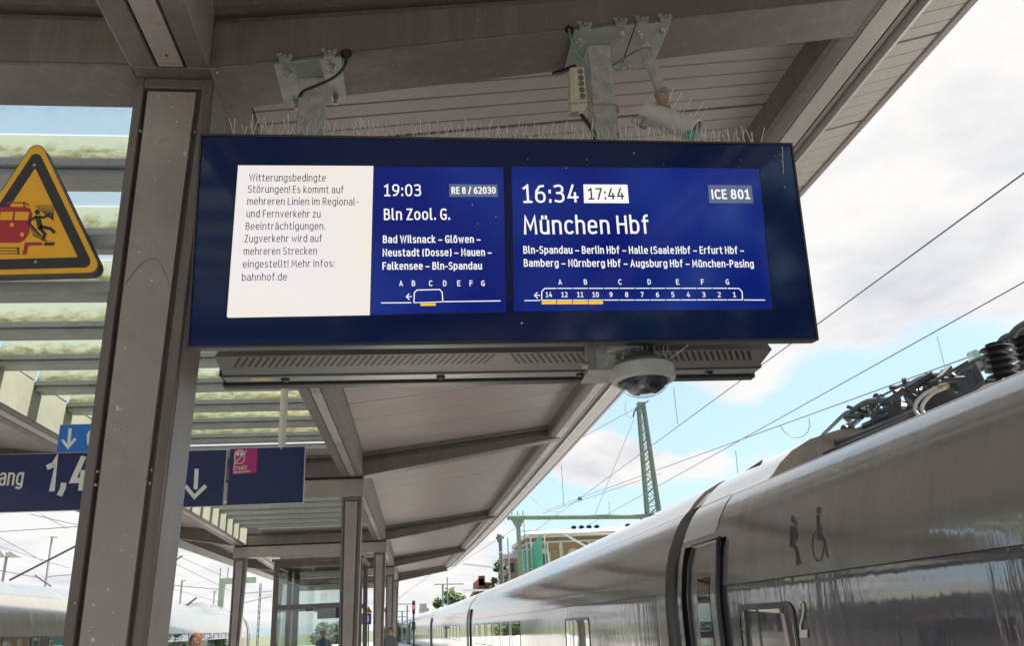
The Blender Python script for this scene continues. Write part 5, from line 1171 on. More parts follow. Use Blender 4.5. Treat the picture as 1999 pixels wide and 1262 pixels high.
text('B', pb_, (711, 1216.5), (720, 1216.5), 14.5, m_sw, sb_, bold=.2, lift=.005)
mb = MB(); p = atY(715, 1220, 31.05); mb.tube([(p[0], 31.05, p[2]), (p[0], 31.05, 0)], .04, 8); mb.build('post', m_galv, sb_)

def person(label, px, Y, cloth, hair, pose=1, h=1.72):
    x = atY(px, 1255, Y)[0]; t = thing('person', label, 'person', (x, Y, 0))
    s = h/1.75; V = [(0, 0, .93), (0, 0, 1.18), (0, 0, 1.42), (0, 0, 1.52), (0, .0, 1.60), (0, .01, 1.69),
        (.18, 0, 1.40), (.23, .02, 1.12), (.24, -.06*pose, .88), (.24, -.08*pose, .78), (-.18, 0, 1.40), (-.23, .02, 1.12), (-.24, .06*pose, .88), (-.24, .08*pose, .78),
        (.09, 0, .88), (.10, .06*pose, .5), (.10, .0, .09), (.10, -.15, .03), (-.09, 0, .88), (-.10, -.06*pose, .5), (-.10, .04, .09), (-.10, -.11, .03)]
    Eg = [(0, 1), (1, 2), (2, 3), (3, 4), (4, 5), (2, 6), (6, 7), (7, 8), (8, 9), (2, 10), (10, 11), (11, 12), (12, 13), (0, 14), (14, 15), (15, 16), (16, 17), (0, 18), (18, 19), (19, 20), (20, 21)]
    Rd = [.15, .145, .15, .06, .085, .085, .07, .05, .038, .04, .07, .05, .038, .04, .10, .068, .05, .04, .10, .068, .05, .04]
    me = bpy.data.meshes.new('body'); me.from_pydata([(x+a*s, Y+b*s, c*s) for a, b, c in V], Eg, []); o = bpy.data.objects.new('body', me); link(o, t)
    sk = o.modifiers.new('skin', 'SKIN'); ss = o.modifiers.new('sub', 'SUBSURF'); ss.levels = 1; ss.render_levels = 2
    for v, r in zip(me.skin_vertices[0].data, Rd): v.radius = (r*s, r*s*.75 if r > .12 else r*s)
    me.skin_vertices[0].data[0].use_root = True; me.materials.append(cloth)
    mb = MB(); c = Vector((x, Y, 1.655*s)); mb.lathe(c, [(.04, -.12), (.075, -.08), (.088, 0), (.08, .06), (.05, .105), (.01, .12)], (0, 0, 1), 16); mb.build('head', mat('skin_tone', (.45, .28, .2), .5) if 'skin_tone' not in bpy.data.materials else bpy.data.materials['skin_tone'], t, smooth=True)
    mb = MB(); mb.lathe(c+Vector((0, .012, .01)), [(.093, -.05), (.098, 0), (.09, .06), (.06, .105), (.01, .125)], (0, 0, 1), 16); mb.build('hair', hair, t, smooth=True)
    return t
E_ = lambda n, c: mat(n, c, .8)
person('person with reddish hair and dark jacket standing beyond the near column by the left train', 381, 14, E_('dark_jacket', (.03, .035, .05)), E_('red_hair', (.16, .045, .02)), h=1.70)
person('person with light hair and blue top standing behind the lift shaft', 632, 27, E_('blue_top', (.05, .08, .16)), E_('fair_hair', (.35, .22, .1)), h=1.68)
person('person with brown hair and grey coat beside the far right column', 762, 27, E_('grey_coat', (.15, .15, .16)), E_('brown_hair', (.20, .11, .06)), h=1.66)

# ================================================================== OVERHEAD LINE, MASTS, SIGNALS
wires = []
def wire(label, pts, r=.011, m=None, kinds='wire', name='overhead_wire', group=None):
    P = [Vector(p) for p in pts]; mb = MB(); mb.tube(P, r, 6, False); o = mb.build(name, m or m_wire, None); tag(o, label, kinds, group); return o
def ext(a, b, k0, k1): a, b = Vector(a), Vector(b); return [a+(b-a)*k0, b+(a-b)*k1]
def wX(label, p, q, X, r=.011, k=(-.6, -.3), m=None, X2=None):
    a, b = atX(*p, X), atX(*q, X if X2 is None else X2); e = ext(a, b, k[0], k[1]); return wire(label, e, r, m)
w1 = wX('thick overhead wire passing just right of the display corner', (1999, 338), (1130, 975), 4.1, .0065, k=(-.3, -2.0))
w2 = wX('overhead wire crossing the blue sky above the train roof, carrying a short loop', (1999, 551), (1186, 1005), 8.6, .010, k=(-.5, -1.2))
w3 = wX('overhead wire slanting low over the pantograph with a glass insulator', (1948, 677), (1133, 973), 7.0, .008, k=(-.3, -.3), X2=6.2)
def wYl(label, p, q, Y, r=.012, m=None, Y2=None): return wire(label, [atY(*p, Y), atY(*q, Y if Y2 is None else Y2)], r, m)
D = m_wirel
for lab, p, q, Y, Y2 in (('thin vertical dropper wire left of the loop below the display corner', (1315, 757), (1323, 828), 10.0, 10.0), ('thin dropper wire reaching down to the glass insulator wire', (1829.5, 658), (1848, 731), 16, 17), ('thin dropper wire above the roof of the grey train', (1436, 881), (1441, 930), 28, 28), ('thin dropper wire in front of the small white cloud', (1096, 910), (1101, 990), 30, 30), ('thin dropper wire over the far end of the portal beam', (1188, 980), (1191, 1012), 60, 60)):
    wire(lab, [atY(*p, Y), atY(*q, Y2)], .0045*Y/10 if Y < 40 else .02, D)
lp = [(1524, 832), (1530, 842), (1540, 851), (1553, 856), (1567, 853), (1577, 844), (1581, 832), (1579, 817)]
wire('curved jumper loop hanging between two overhead wires over the train', [atY(x, y, 22) for x, y in lp], .012, D)
lp = [(1036, 971), (1048, 983), (1063, 994), (1080, 1001), (1090, 1000)]
wire('slack jumper wire curving above the portal beam', [atY(x, y, 40) for x, y in lp], .016, D)
lp = [(1222, 785), (1220, 800), (1224, 812), (1234, 818)]
wire('small slack loop left of the mast head', [atY(x, y, 45) for x, y in lp], .014, D)
for lab, p, q, Y, Y2, r in (('stay wire running from the canopy edge up to the mast head', (1130, 858), (1245, 795), 44, 45, .02), ('thin wire falling from the mast head to the portal beam', (1238, 818), (1160, 1008), 45, 45, .013), ('wire along the sky between canopy edge and mast foot', (1060, 1003), (1290, 925), 60, 50, .018),
        ('wire rising past the scaffolded brick building', (960, 1090), (1080, 1015), 50, 60, .018), ('thin wire low over the far track right of the column row', (870, 1118), (1010, 1030), 60, 60, .016), ('wire above the far signal', (760, 1182), (900, 1080), 70, 60, .018)):
    wYl(lab, p, q, Y, r, D, Y2)
m_ins = mat('glass_insulator', (.28, .38, .36), .2, coat=.5)
mb = MB()
for k in range(2): mb.lathe(Vector(atX(1899+k*4, 695-k*1.5, 6.95)), [(.03, -.04), (.065, -.03), (.065, .03), (.03, .04)], (0, 1, .15), 14)
tag(mb.build('insulator', m_ins, None, kind='stuff'), 'grey glass insulator strung on the low overhead wire', 'insulator')
mb = MB(); mb.lathe(Vector(atX(1132, 974.5, 4.1)), [(.02, -.06), (.055, -.04), (.055, .04), (.02, .06)], (0, 1, 0), 10); tag(mb.build('wire_clamp', m_wire, None), 'small dark clamp on the thick overhead wire before the portal', 'clamp')
# lattice mast and portal
mp_ = thing('lattice_mast', 'tall green lattice mast rising behind the train below the dome camera', 'mast', (*atY(1290, 1120, 45)[:2], -.8))
def lattice(parent, pa, pb, wa, wb, n, dep, Y):
    # pa bottom, pb top pixels; widths in px
    A = Vector(atY(*pa, Y)); B = Vector(atY(*pb, Y)); k = (Vector(atY(pa[0]+1, pa[1], Y))-A).length
    A2 = A
    for sx in (-1, 1):
        for dy in (0, dep):
            mb = MB(); a = A+Vector((sx*wa*k/2, dy, 0)); b = B+Vector((sx*wb*k/2, dy*.7, 0)); mb.obox((a+b)/2, (b-a)/2, (.065, 0, 0), (0, .055, 0)); mb.build('leg', m_green, parent)
    mb = MB()
    for i in range(n):
        t0, t1 = i/n, (i+1)/n
        for dy in (0, dep):
            p = lambda t, sx: A.lerp(B, t)+Vector((sx*(wa+(wb-wa)*t)*k/2, dy*(1-.3*t), 0))
            mb.tube([p(t0, -1), p(t1, 1)], .024, 4); mb.tube([p(t0, 1), p(t1, -1)], .024, 4)
            mb.tube([p(t1, -1), p(t1, 1)], .02, 4)
    mb.build('lacing', m_green, parent, kind='stuff')
lattice(mp_, (1278, 1008), (1253, 795), 24, 11, 11, .5, 45)
mb = MB(); c = Vector(atY(1252, 790, 45.1)); mb.box(c.x-.22, c.x+.22, c.y-.1, c.y+.3, c.z-.25, c.z+.12); mb.build('mast_head', m_green, mp_)
mb = MB(); mb.tube([atY(1256, 790, 45), atY(1243, 797, 45), atY(1238, 806, 45), atY(1236, 815, 45)], .05, 6); mb.tube([atY(1256, 790, 45), atY(1266, 783, 45)], .04, 6); mb.build('mast_bracket', m_wire, mp_)
mb = MB(); c = Vector(atY(1275, 1010, 45.2)); mb.box(c.x-.7, c.x+.5, c.y-.2, c.y+.2, c.z-.2, c.z+.15); a_ = Vector(atY(1282, 1010, 45.2)); mb.box(a_.x-.25, a_.x+.25, a_.y-.2, a_.y+.2, -.9, a_.z-.1); mb.build('mast_foot', m_green, mp_, kind='stuff')
po = thing('catenary_portal', 'green steel portal spanning the tracks in front of the brick building', 'gantry', (*atY(1012, 1120, 45)[:2], -.8))
a, b = Vector(atY(990, 1011.5, 45)), Vector(atY(1272, 1009.5, 45)); mb = MB(); mb.tube([a, b], .13, 10); mb.build('beam', m_green, po)
a = Vector(atY(1010.5, 1012, 45)); mb = MB(); mb.box(a.x-.10, a.x+.10, 44.9, 45.1, -.9, a.z); mb.build('post', m_green, po); mb = MB(); mb.hexa([(a.x-.12, 44.88, a.z-.5), (a.x+.12, 44.88, a.z-.5), (a.x+.12, 45.12, a.z-.5), (a.x-.12, 45.12, a.z-.5), (a.x-.4, 44.88, a.z), (a.x+.4, 44.88, a.z), (a.x+.4, 45.12, a.z), (a.x-.4, 45.12, a.z)]); mb.build('gusset', m_green, po)
mb = MB()
for dx in (-.3, .0, .3): mb.tube([(a.x+dx, 45, a.z), (a.x+dx, 45, a.z+.35)], .03, 5)
mb.build('pins', m_green, po, kind='stuff')
lad = thing('ladder', 'narrow steel ladder standing beside the portal post', 'ladder', (*atY(1019, 1100, 46)[:2], 0))
mb = MB(); x0, x1 = atY(1016, 1050, 46)[0], atY(1024, 1050, 46)[0]; zt2 = atY(1018, 1004, 46)[2]
for x in (x0, x1): mb.tube([(x, 46, 0), (x, 46, zt2)], .02, 5)
for k in range(32): mb.tube([(x0, 46, zt2-.1-k*.28), (x1, 46, zt2-.1-k*.28)], .014, 4)
mb.build('ladder_frame', m_wire, lad, kind='stuff')
# smaller line-side structures on the right
def pole(name, label, cat, px, ytop, Y, r, m=m_wire, ybot=None, arm=()):
    a = Vector(atY(px, ytop, Y)); t = thing(name, label, cat, (a.x, Y, -.9)); mb = MB(); mb.tube([(a.x, Y, -.9), a], r, 7); mb.build('pole', m, t)
    for q in arm:
        mb = MB(); mb.tube([atY(x, y, Y) for x, y in q], r*.6, 6); mb.build('arm', m, t)
    return t
pole('catenary_mast', 'slim dark mast with a cross arm beyond the canopy end', 'mast', 976, 1045, 70, .16, m_wire, arm=([(968, 1052), (984, 1050)], [(972, 1044), (973, 1060)]))
pole('catenary_mast', 'far mast carrying the long horizontal arm left of the gabled house', 'mast', 864, 1142, 90, .10, m_green, arm=([(848, 1142), (905, 1141)],))
pole('catenary_mast', 'thin mast behind the far horizontal arm', 'mast', 873, 1128, 95, .07, m_wirel)
pole('catenary_mast', 'thin far mast standing right of the red signal', 'mast', 795, 1183, 100, .10, m_wirel, arm=([(758, 1181), (812, 1180)],))
pole('catenary_mast', 'far mast with three thin bars left of the red signal', 'mast', 785, 1194, 110, .10, m_wirel, arm=([(770, 1195), (800, 1194)], [(772, 1206), (830, 1204)]))
pole('scaffold_pole', 'slender pole rising at the left end of the scaffolded building', 'pole', 991, 1052, 80, .07, m_wirel)
for lab, p, q in (('bracket tube reaching over the train towards the brick building', (905, 1102), (968, 1109)), ('bracket tube above the gabled house', (905, 1154), (960, 1153)), ('bracket tube crossing in front of the ochre facade', (1100, 1042), (1205, 1044)), ('diagonal bracket tube in front of the ochre facade', (1099, 1043), (1147, 1070))):
    wire(lab, [atY(*p, 62), atY(*q, 58)], .07, mat('bracket_grey', (.45, .46, .44), .5) if 'bracket_grey' not in bpy.data.materials else bpy.data.materials['bracket_grey'], 'bracket', 'bracket_tube')
sg = thing('rail_signal', 'dark rail signal showing a red light at the far end of the platform', 'signal', (*atY(807, 1262, 70)[:2], 0))
mb = MB(); a = atY(804.5, 1174, 70); b = atY(810.5, 1200, 70); mb.box(a[0], b[0], 69.9, 70.2, b[2], a[2]); mb.build('signal_head', m_sblack, sg, bevel=.03)
mb = MB(); mb.lathe(atY(807.3, 1186.5, 69.85), [(.12, 0), (.12, .03)], (0, -1, 0), 14); mb.build('red_lamp', mat('red_lamp', (.5, .02, .02), .4, emit=(1, .02, .03), es=1.2), sg)
mb = MB(); c = atY(807.3, 1200, 70.05); mb.tube([(c[0], c[1], 0), tuple(c)], .07, 8); mb.box(c[0]-.15, c[0]+.15, c[1]-.1, c[1]+.05, c[2]-1.2, c[2]-.6); mb.build('signal_post', m_sblack, sg, kind='stuff')
tw = thing('advertising_tower', 'yellow and grey block standing beyond the far end of the train', 'tower', (*atY(828, 1262, 120)[:2], 0))
m_ty = mat('ochre_tower', (.62, .45, .20), .7, var=.1); m_tg = mat('grey_tower_panel', (.42, .42, .38), .7, var=.3, vscale=.8)
a, b = atY(818, 1180, 120), atY(838, 1230, 120); mb = MB(); mb.box(a[0], b[0], 120, 122, -1, a[2]-.6); mb.build('tower_body', m_ty, tw); mb = MB(); mb.box(a[0]+.05, b[0]-.3, 119.9, 120, a[2]-2.6, a[2]); mb.build('panel', m_tg, tw)

# left-hand side of the line
wl = [((0, 1039), (152, 1029), 30, 26, 'horizontal overhead wire in the gap left of the near column'), ((0, 1050), (90, 1100), 24, 30, 'slanting wire sinking from the left edge towards the lamp pole'), ((60, 1005), (152, 1026), 30, 30, 'short thin wire right under the navy sign'), ((0, 1068), (135, 1110), 40, 44, 'thin wire behind the double lamp'),
      ((0, 1115), (70, 1128), 40, 40, 'lowest thin wire over the roof of the cream train'), ((80, 1005), (130, 1032), 34, 34, 'thin sloping wire below the 1,4 lettering'), ((334, 1080), (462, 1138), 50, 60, 'wire below the left canopy edge'), ((345, 1103), (462, 1160), 50, 60, 'lower wire left of the lift'), ((330, 1143), (430, 1152), 60, 60, 'nearly level wire over the cream train'), ((335, 1150), (440, 1180), 60, 70, 'thin wire over the cab of the cream train'), ((470, 1160), (530, 1155), 60, 60, 'short level wire left of the lift glass'), ((470, 1180), (530, 1165), 60, 60, 'short rising wire left of the lift glass'), ((90, 1127), (140, 1123), 35, 35, 'short level arm wire near the column')]
for p, q, Y, Y2, lab in wl: wire(lab, [atY(*p, Y), atY(*q, Y2)], .014*Y/30, m_wirel)
wire('grey stay rod slanting up from the cream train to the near column', [atY(18, 1134, 30), atY(150, 1066, 30)], .035, m_wire, 'rod', 'stay_rod')
wire('stay rod beside the near column pointing at the cream train roof', [atY(68, 1124, 32), atY(100, 1146, 32)], .03, m_wire, 'rod', 'stay_rod')
wire('short stay rod below the left canopy edge', [atY(332, 1103, 40), atY(356, 1086, 40)], .035, m_wire, 'rod', 'stay_rod')
wire('dark bracket rod over the roof fairing of the cream train', [atY(362, 1185, 40), atY(384, 1168, 40)], .04, m_wire, 'rod', 'stay_rod')
l1 = pole('street_lamp', 'double shaded lamp on a grey pole at the left edge', 'lamp', 14, 1080, 40, .06, m_galv)
for sx in (-1, 1):
    mb = MB(); c = Vector(atY(14+sx*13, 1083, 40)); mb.v = [(c.x-.10*sx, 39.8, c.z+.12), (c.x-.10*sx, 40.2, c.z+.12), (c.x-.25, 39.7, c.z-.12), (c.x+.33, 39.7, c.z-.12), (c.x+.33, 40.3, c.z-.12), (c.x-.25, 40.3, c.z-.12)]
    mb.f = [(0, 2, 3), (0, 3, 4, 1), (1, 4, 5), (0, 1, 5, 2), (2, 5, 4, 3)]; mb.build('lamp_shade', m_galv, l1)
pole('street_lamp', 'tall lamp pole with a flat head in the gap left of the near column', 'lamp', 102, 1049, 42, .05, m_galv, arm=([(98, 1049), (113, 1050)],))
pole('street_lamp', 'lamp pole with a flat head right of the near column', 'lamp', 355.5, 1135, 60, .06, m_galv, arm=([(354, 1135), (363, 1134)],))
pole('street_lamp', 'thin pole standing left of the green portal', 'lamp', 419, 1155, 70, .06, m_galv, arm=([(416, 1156), (423, 1156)],))
gp = thing('catenary_portal', 'pale green portal frame seen left of the lift under the canopy', 'gantry', (*atY(433, 1200, 55)[:2], 0))
c0, c1 = atY(427, 1150, 55)[0], atY(437, 1150, 55)[0]; zt3 = atY(430, 1132, 55)[2]; m_gp = mat('pale_green_paint', (.33, .42, .30), .6, var=.1)
mb = MB(); mb.box(c0, c1, 55, 55.4, -.9, zt3-.3); mb.build('post', m_gp, gp); mb = MB(); mb.box(c0, atY(500, 1140, 55)[0], 55, 55.4, zt3-.3, zt3+.05); mb.build('beam', m_gp, gp)
mb = MB()
for x in (428, 443, 456): xx = atY(x, 1130, 55)[0]; mb.tube([(xx, 55.2, zt3), (xx, 55.2, zt3+.7)], .03, 5)
mb.build('pins', m_wire, gp, kind='stuff')
lm = thing('lattice_mast', 'thin lattice mast between the taupe column and the lift glass', 'mast', (*atY(509, 1200, 80)[:2], -.9))
for sx in (-1.5, 1.5):
    mb = MB(); a = Vector(atY(509+sx, 1140, 80)); mb.tube([(a.x, 80, -.9), a], .04, 5); mb.build('leg', m_wire, lm)
mb = MB(); a, b = Vector(atY(507.5, 1140, 80)), Vector(atY(510.5, 1140, 80)); z = 0
while z < a.z-.3: mb.tube([(a.x, 80, z), (b.x, 80, z+.25)], .03, 4); z += .5
mb.build('lacing', m_wire, lm, kind='stuff')

# ================================================================== BUILDINGS
m_brick = mat('ochre_brick', (.27, .165, .09), .85, var=.3, vscale=1.5, dirt=.6, dirtc=(.30, .13, .07)); m_yb = mat('yellow_render', (.50, .36, .13), .85, var=.15, vscale=.8, dirt=.3, dirtc=(.30, .18, .07))
m_stone = mat('pale_stone', (.48, .42, .34), .8, var=.12, vscale=2); m_glass = mat('far_window', (.03, .04, .05), .15, coat=.5); m_redb = mat('red_brick', (.22, .07, .045), .85, var=.25, vscale=2); m_zinc = mat('zinc_roof', (.5, .52, .53), .5, var=.1)
m_net = mat('green_net', (.05, .34, .22), .8, var=.25, vscale=3, stretch=(2, 2, .3)); m_scaf = mat('scaffold_steel', (.45, .44, .42), .5)
Yb = 95.0; X0b = atY(1030, 1060, Yb)[0]; X1b = atY(1262, 1060, Yb)[0]+8; ztp = atY(1120, 1033, Yb)[2]
bl = thing('brick_station_building', 'ochre brick building with pale cornice behind the portal and train', 'building', ((X0b+X1b)/2, Yb+5, -1))
mb = MB(); mb.box(X0b, X1b, Yb, Yb+14, -1, ztp-.9); mb.build('wall', m_brick, bl)
mb = MB(); mb.box(X0b-.3, X1b+.3, Yb-.35, Yb+14.3, ztp-.9, ztp-.45); mb.box(X0b-.15, X1b, Yb-.18, Yb+14, ztp-1.5, ztp-1.3); mb.build('cornice', m_stone, bl, kind='stuff')
mb = MB(); mb.hexa([(X0b-.3, Yb-.3, ztp-.45), (X1b, Yb-.3, ztp-.45), (X1b, Yb+14.3, ztp-.45), (X0b-.3, Yb+14.3, ztp-.45), (X0b+1, Yb+3, ztp+.25), (X1b, Yb+3, ztp+.25), (X1b, Yb+11, ztp+.25), (X0b+1, Yb+11, ztp+.25)]); rf = mb.build('roof', m_zinc, bl)
nb2 = int((X1b-X0b)/3.3)
for k in range(nb2):
    x = X0b+1.2+k*3.3
    mb = MB(); mb.box(x-.95, x-.55, Yb-.12, Yb, -1, ztp-1.5); mb.build('pilaster', m_stone, bl)
    for zt4, hh_ in ((ztp-2.2, 2.0), (ztp-5.4, 2.4), (ztp-8.6, 2.4)):
        mb = MB(); pts = [(x, zt4-hh_), (x+1.3, zt4-hh_)]+[(x+.65+.65*math.cos(R_(a)), zt4-.5+.5*math.sin(R_(a))) for a in range(0, 181, 30)]
        mb.v = [(px_, Yb-.05, z_) for px_, z_ in pts]+[(px_, Yb+.02, z_) for px_, z_ in pts]; n = len(pts); mb.f = [tuple(range(n))]+[(i, (i+1) % n, n+(i+1) % n, n+i) for i in range(n)]; f_ = mb.build('window', m_stone, bl)
        mb = MB(); mb.box(x+.2, x+1.1, Yb-.08, Yb-.055, zt4-hh_+.2, zt4-.45); mb.build('pane', m_glass, f_)
mb = MB()
for k in range(8):
    x = atY((1120 if k < 4 else 1166)+k*15.0, 1027, Yb+3)[0]; mb.box(x-.30, x+.30, Yb+3, Yb+3.3, ztp+.33, ztp+.55); mb.box(x-.18, x+.22, Yb+3, Yb+3.3, ztp+.25, ztp+.66)
mb.build('roof_vents', mat('blue_roof_vents', (.05, .10, .15), .6), rf, kind='stuff')
sca = thing('scaffolding', 'scaffold with green netting at the left corner of the brick building', 'scaffolding', (X0b, Yb-2, 0))
xs0 = atY(1032, 1080, Yb-2)[0]; xs1 = atY(1059, 1080, Yb-8)[0]
P = [(atY(1031, 1085, Yb-2)), (atY(1059, 1040, Yb-9))]; zl = -.5
mb = MB(); a, b = Vector((atY(1036, 1080, Yb-2)[0], Yb-2, 0)), Vector((atY(1059, 1080, Yb-9)[0], Yb-9, 0)); za, zb_ = atY(1036, 1070, Yb-2)[2], atY(1059, 1042, Yb-9)[2]
mb.add([(a.x, a.y, zl), (b.x, b.y, zl), (b.x, b.y, zb_), (a.x, a.y, za)], [(0, 1, 2, 3)]); mb.add([(a.x, a.y+.1, zl), (b.x, b.y+.1, zl), (b.x, b.y+.1, zb_), (a.x, a.y+.1, za)], [(0, 1, 2, 3)]); mb.build('net', m_net, sca, kind='stuff')
a2, b2_ = Vector((atY(1016, 1080, Yb)[0], Yb, 0)), Vector((atY(1032, 1080, Yb-2)[0], Yb-2, 0)); mb = MB(); zc = atY(1024, 1082, Yb)[2]; mb.add([(a2.x, a2.y, zl), (b2_.x, b2_.y, zl), (b2_.x, b2_.y, zc+1), (a2.x, a2.y, zc)], [(0, 1, 2, 3)]); mb.build('net', m_net, sca)
mb = MB()
for px_, yt in ((1012, 1078), (1020, 1075), (1028, 1060), (1035, 1045), (1062, 1040), (1068, 1060)):
    p = atY(px_, yt, Yb-4); mb.tube([(p[0], p[1], -1), tuple(p)], .07, 6)
for z in (5, 7, 9, 11): mb.tube([(atY(1012, 1080, Yb-4)[0], Yb-4, z), (atY(1070, 1080, Yb-4)[0], Yb-4, z)], .06, 5)
mb.build('tubes', m_scaf, sca, kind='stuff')
an = thing('annex_building', 'lower brick and stone annex left of the scaffolded building', 'building', (*atY(1000, 1120, 100)[:2], -1))
a, b = atY(986, 1092, 100), atY(1034, 1092, 100); mb = MB(); mb.box(a[0], b[0], 100, 110, -1, a[2]); mb.build('wall', mat('brown_render', (.33, .24, .17), .85, var=.3, vscale=1), an)
mb = MB(); mb.box(a[0]-.2, b[0], 99.8, 110, a[2], a[2]+.5); mb.box(a[0]+1, b[0]-1, 101, 108, a[2]+.5, a[2]+1.0); mb.build('roof', m_zinc, an, kind='stuff')
for k in range(3): mb = MB(); x = a[0]+.5+k*1.0; mb.box(x, x+.55, 99.93, 100, a[2]-1.6, a[2]-.5); mb.build('window', m_glass, an)
gh = thing('gabled_house', 'red brick house with stepped gable between the train and the trees', 'house', (*atY(945, 1190, 110)[:2], -1))
pts = [(915, 1185), (925, 1162), (934, 1148), (934, 1131), (944, 1131), (944, 1138), (965, 1138), (972, 1170)]; P = [atY(x, y, 110) for x, y in pts]
mb = MB(); V_ = [(p[0], 110, p[2]) for p in P]; V_ = [(V_[0][0], 110, -1)]+V_+[(V_[-1][0], 110, -1)]; n = len(V_); mb.v = V_+[(x, 122, z) for x, _, z in V_]; mb.f = [tuple(range(n)), tuple(range(n, 2*n))[::-1]]+[(i, (i+1) % n, n+(i+1) % n, n+i) for i in range(n)]; gw = mb.build('wall', m_redb, gh)
for x, y in ((948, 1150), (956, 1150), (940, 1165), (950, 1165)): p = atY(x, y, 109.9); mb = MB(); mb.box(p[0]-.18, p[0]+.18, 109.9, 109.98, p[2]-.5, p[2]+.3); mb.build('window', m_glass, gw)
p = atY(934, 1129, 110.5); mb = MB(); mb.box(p[0], p[0]+.8, 110, 111, p[2]-1, p[2]+.2); mb.build('chimney', m_redb, gw)

# ================================================================== TREES
m_leaf = bpy.data.materials.new('leaves'); m_leaf.use_nodes = True; t = m_leaf.node_tree; b = t.nodes['Principled BSDF']; b.inputs['Roughness'].default_value = .6
oi = N(t, 'ShaderNodeNewGeometry'); r = N(t, 'ShaderNodeValToRGB'); L(t, oi.outputs['Random Per Island'], r.inputs[0]); r.color_ramp.elements[0].color = (.04, .085, .015, 1); r.color_ramp.elements[1].color = (.13, .19, .05, 1); L(t, r.outputs[0], b.inputs['Base Color'])
m_bark = mat('bark', (.12, .09, .06), .9, var=.3, vscale=3)
def tree(label, x, y, zt, w, seed, n=2600, z0=-1.0, leaf=.28, name='tree'):
    rg = random.Random(seed); t = thing(name, label, 'tree', (x, y, z0)); H = zt-z0
    mb = MB(); mb.tube([(x, y, z0), (x+.1*w*.2, y, z0+H*.4), (x, y, z0+H*.85)], .1, 8, rs=[.03*H, .018*H, .006*H])
    for k in range(7):
        a = rg.uniform(0, 6.28); h0 = z0+H*rg.uniform(.3, .65); mb.tube([(x, y, h0), (x+math.cos(a)*w*.25, y+math.sin(a)*w*.25, h0+H*.14), (x+math.cos(a)*w*.42, y+math.sin(a)*w*.42, h0+H*.2)], .1, 5, rs=[.012*H, .008*H, .003*H])
    mb.build('trunk', m_bark, t)
    cl = []
    for k in range(26):
        a = rg.uniform(0, 6.28); q = rg.random()**.5; hz_ = rg.uniform(.22, .98); rad = w/2*math.sin(math.pi*min(1, max(.12, (hz_-.1)*.95)))**.7
        cl.append((x+math.cos(a)*q*rad, y+math.sin(a)*q*rad, z0+H*hz_-.03*H, w*rg.uniform(.09, .19)))
    mb = MB()
    for k in range(n):
        c = rg.choice(cl); d = Vector((rg.gauss(0, 1), rg.gauss(0, 1), rg.gauss(0, .8))); d = d.normalized()*c[3]*rg.uniform(.35, 1.08); p = Vector(c[:3])+d
        u = Vector((rg.gauss(0, 1), rg.gauss(0, 1), rg.gauss(0, .6))).normalized(); v = u.orthogonal().normalized(); s_ = leaf*rg.uniform(.5, 1.2)
        mb.add([p-u*s_, p+v*s_*.5, p+u*s_, p-v*s_*.5], [(0, 1, 2, 3)])
    mb.build('crown', m_leaf, t)
def treepx(label, px, py, w_px, Y, seed, **k):
    p = atY(px, py, Y); w = w_px*Y/FPX*1.0; tree(label, p[0], Y, p[2], w, seed, **k)
treepx('round green tree behind the far cars of the grey train', 882, 1152, 60, 105, 1, leaf=.35)
treepx('tall leafy tree left of the brick building', 978, 1088, 36, 92, 2, leaf=.3)
treepx('pale bush-like tree at the far end of the platform', 775, 1218, 46, 120, 3, leaf=.4)
treepx('green tree visible through the lower lift glass', 640, 1222, 60, 130, 4, leaf=.45)
treepx('low tree between the third column and the signal', 800, 1226, 40, 130, 5, leaf=.4)
treepx('small tree tip above the cream train', 392, 1180, 22, 90, 6, leaf=.25, n=1500)
treepx('low tree behind the gabled house', 915, 1178, 30, 118, 7, leaf=.35)
treepx('tree top behind the low arm of the far mast', 845, 1192, 34, 125, 8, leaf=.35)
TREEZ = 14.0
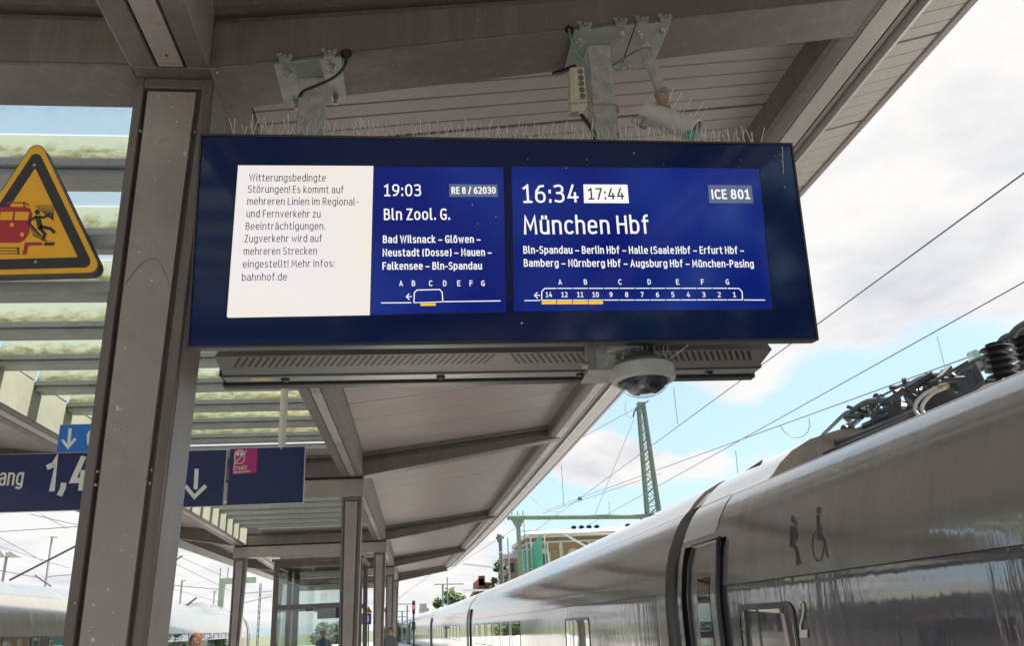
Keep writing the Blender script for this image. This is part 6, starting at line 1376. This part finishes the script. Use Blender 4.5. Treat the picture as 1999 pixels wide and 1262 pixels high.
# what stands behind the viewer and shows in the glass
words = ['tallest', 'slim', 'broad', 'low', 'lopsided', 'dense', 'sparse', 'far right']
for k, x in enumerate(range(0, 48, 6)):
    tree(words[k]+' tree in the leafy row behind the viewpoint', x+random.uniform(-1.5, 1.5), -30+random.uniform(-2, 2), random.uniform(TREEZ-1.2, TREEZ+.8), 9, 20+k, n=1700, leaf=.5, z0=-1)

# marks on the near column and on the sign glass
cp = Plane((-1.0, 2.9135, 2.5), (1, 0, 0), (0, 0, 1)); colm = [o for o in can.children if o.name.startswith('column') and abs(o.data.vertices[0].co.y-(2.91+.035)) < .02 and o.data.vertices[0].co.x > -2][0]
m_res = mat('sticker_residue', (.62, .60, .56), .8)
rg = random.Random(11); loops = []
def fleck(x, y, r): loops.append([(x+r*rg.uniform(.5, 1.2)*math.cos(a), y+r*rg.uniform(.5, 1.3)*math.sin(a)) for a in [2*math.pi*k/7 for k in range(7)]])
for k in range(60): fleck(231+rg.gauss(0, 7.5), 838+rg.gauss(0, 9), rg.uniform(.5, 1.3))
for k in range(26): fleck(228+rg.gauss(0, 6), 906+rg.gauss(0, 4), rg.uniform(.5, 1.6))
for k in range(22): fleck(178+rg.gauss(0, 3), 1232+rg.gauss(0, 9), rg.uniform(.7, 2.2))
for k in range(14): fleck(200+rg.gauss(0, 3), 1068+rg.gauss(0, 4), rg.uniform(.4, 1.0))
for k in range(26): fleck(rg.uniform(283, 372), rg.uniform(225, 360), rg.uniform(.5, 1.3))
for k in range(10): fleck(364+rg.gauss(0, 5), 299+rg.gauss(0, 3), rg.uniform(.6, 1.2))
poly_fill('sticker_residue', loops, cp, 0.0012, m_res, colm)
poly_fill('torn_sticker', [[(227.5, 791), (240, 801), (227.5, 802)]], cp, .0014, m_sw, colm); poly_fill('torn_sticker', [[(230, 794), (236, 799.5), (232, 799.5)]], cp, .0018, m_sred, colm)
poly_fill('old_outline', stroke_loops([(244, 556), (258, 536), (274, 517), (286, 508), (296, 505), (308, 508), (316, 520), (325, 540), (332, 560)], 1.2), cp, .0012, mat('faint_outline', (.13, .11, .10), .6), colm)
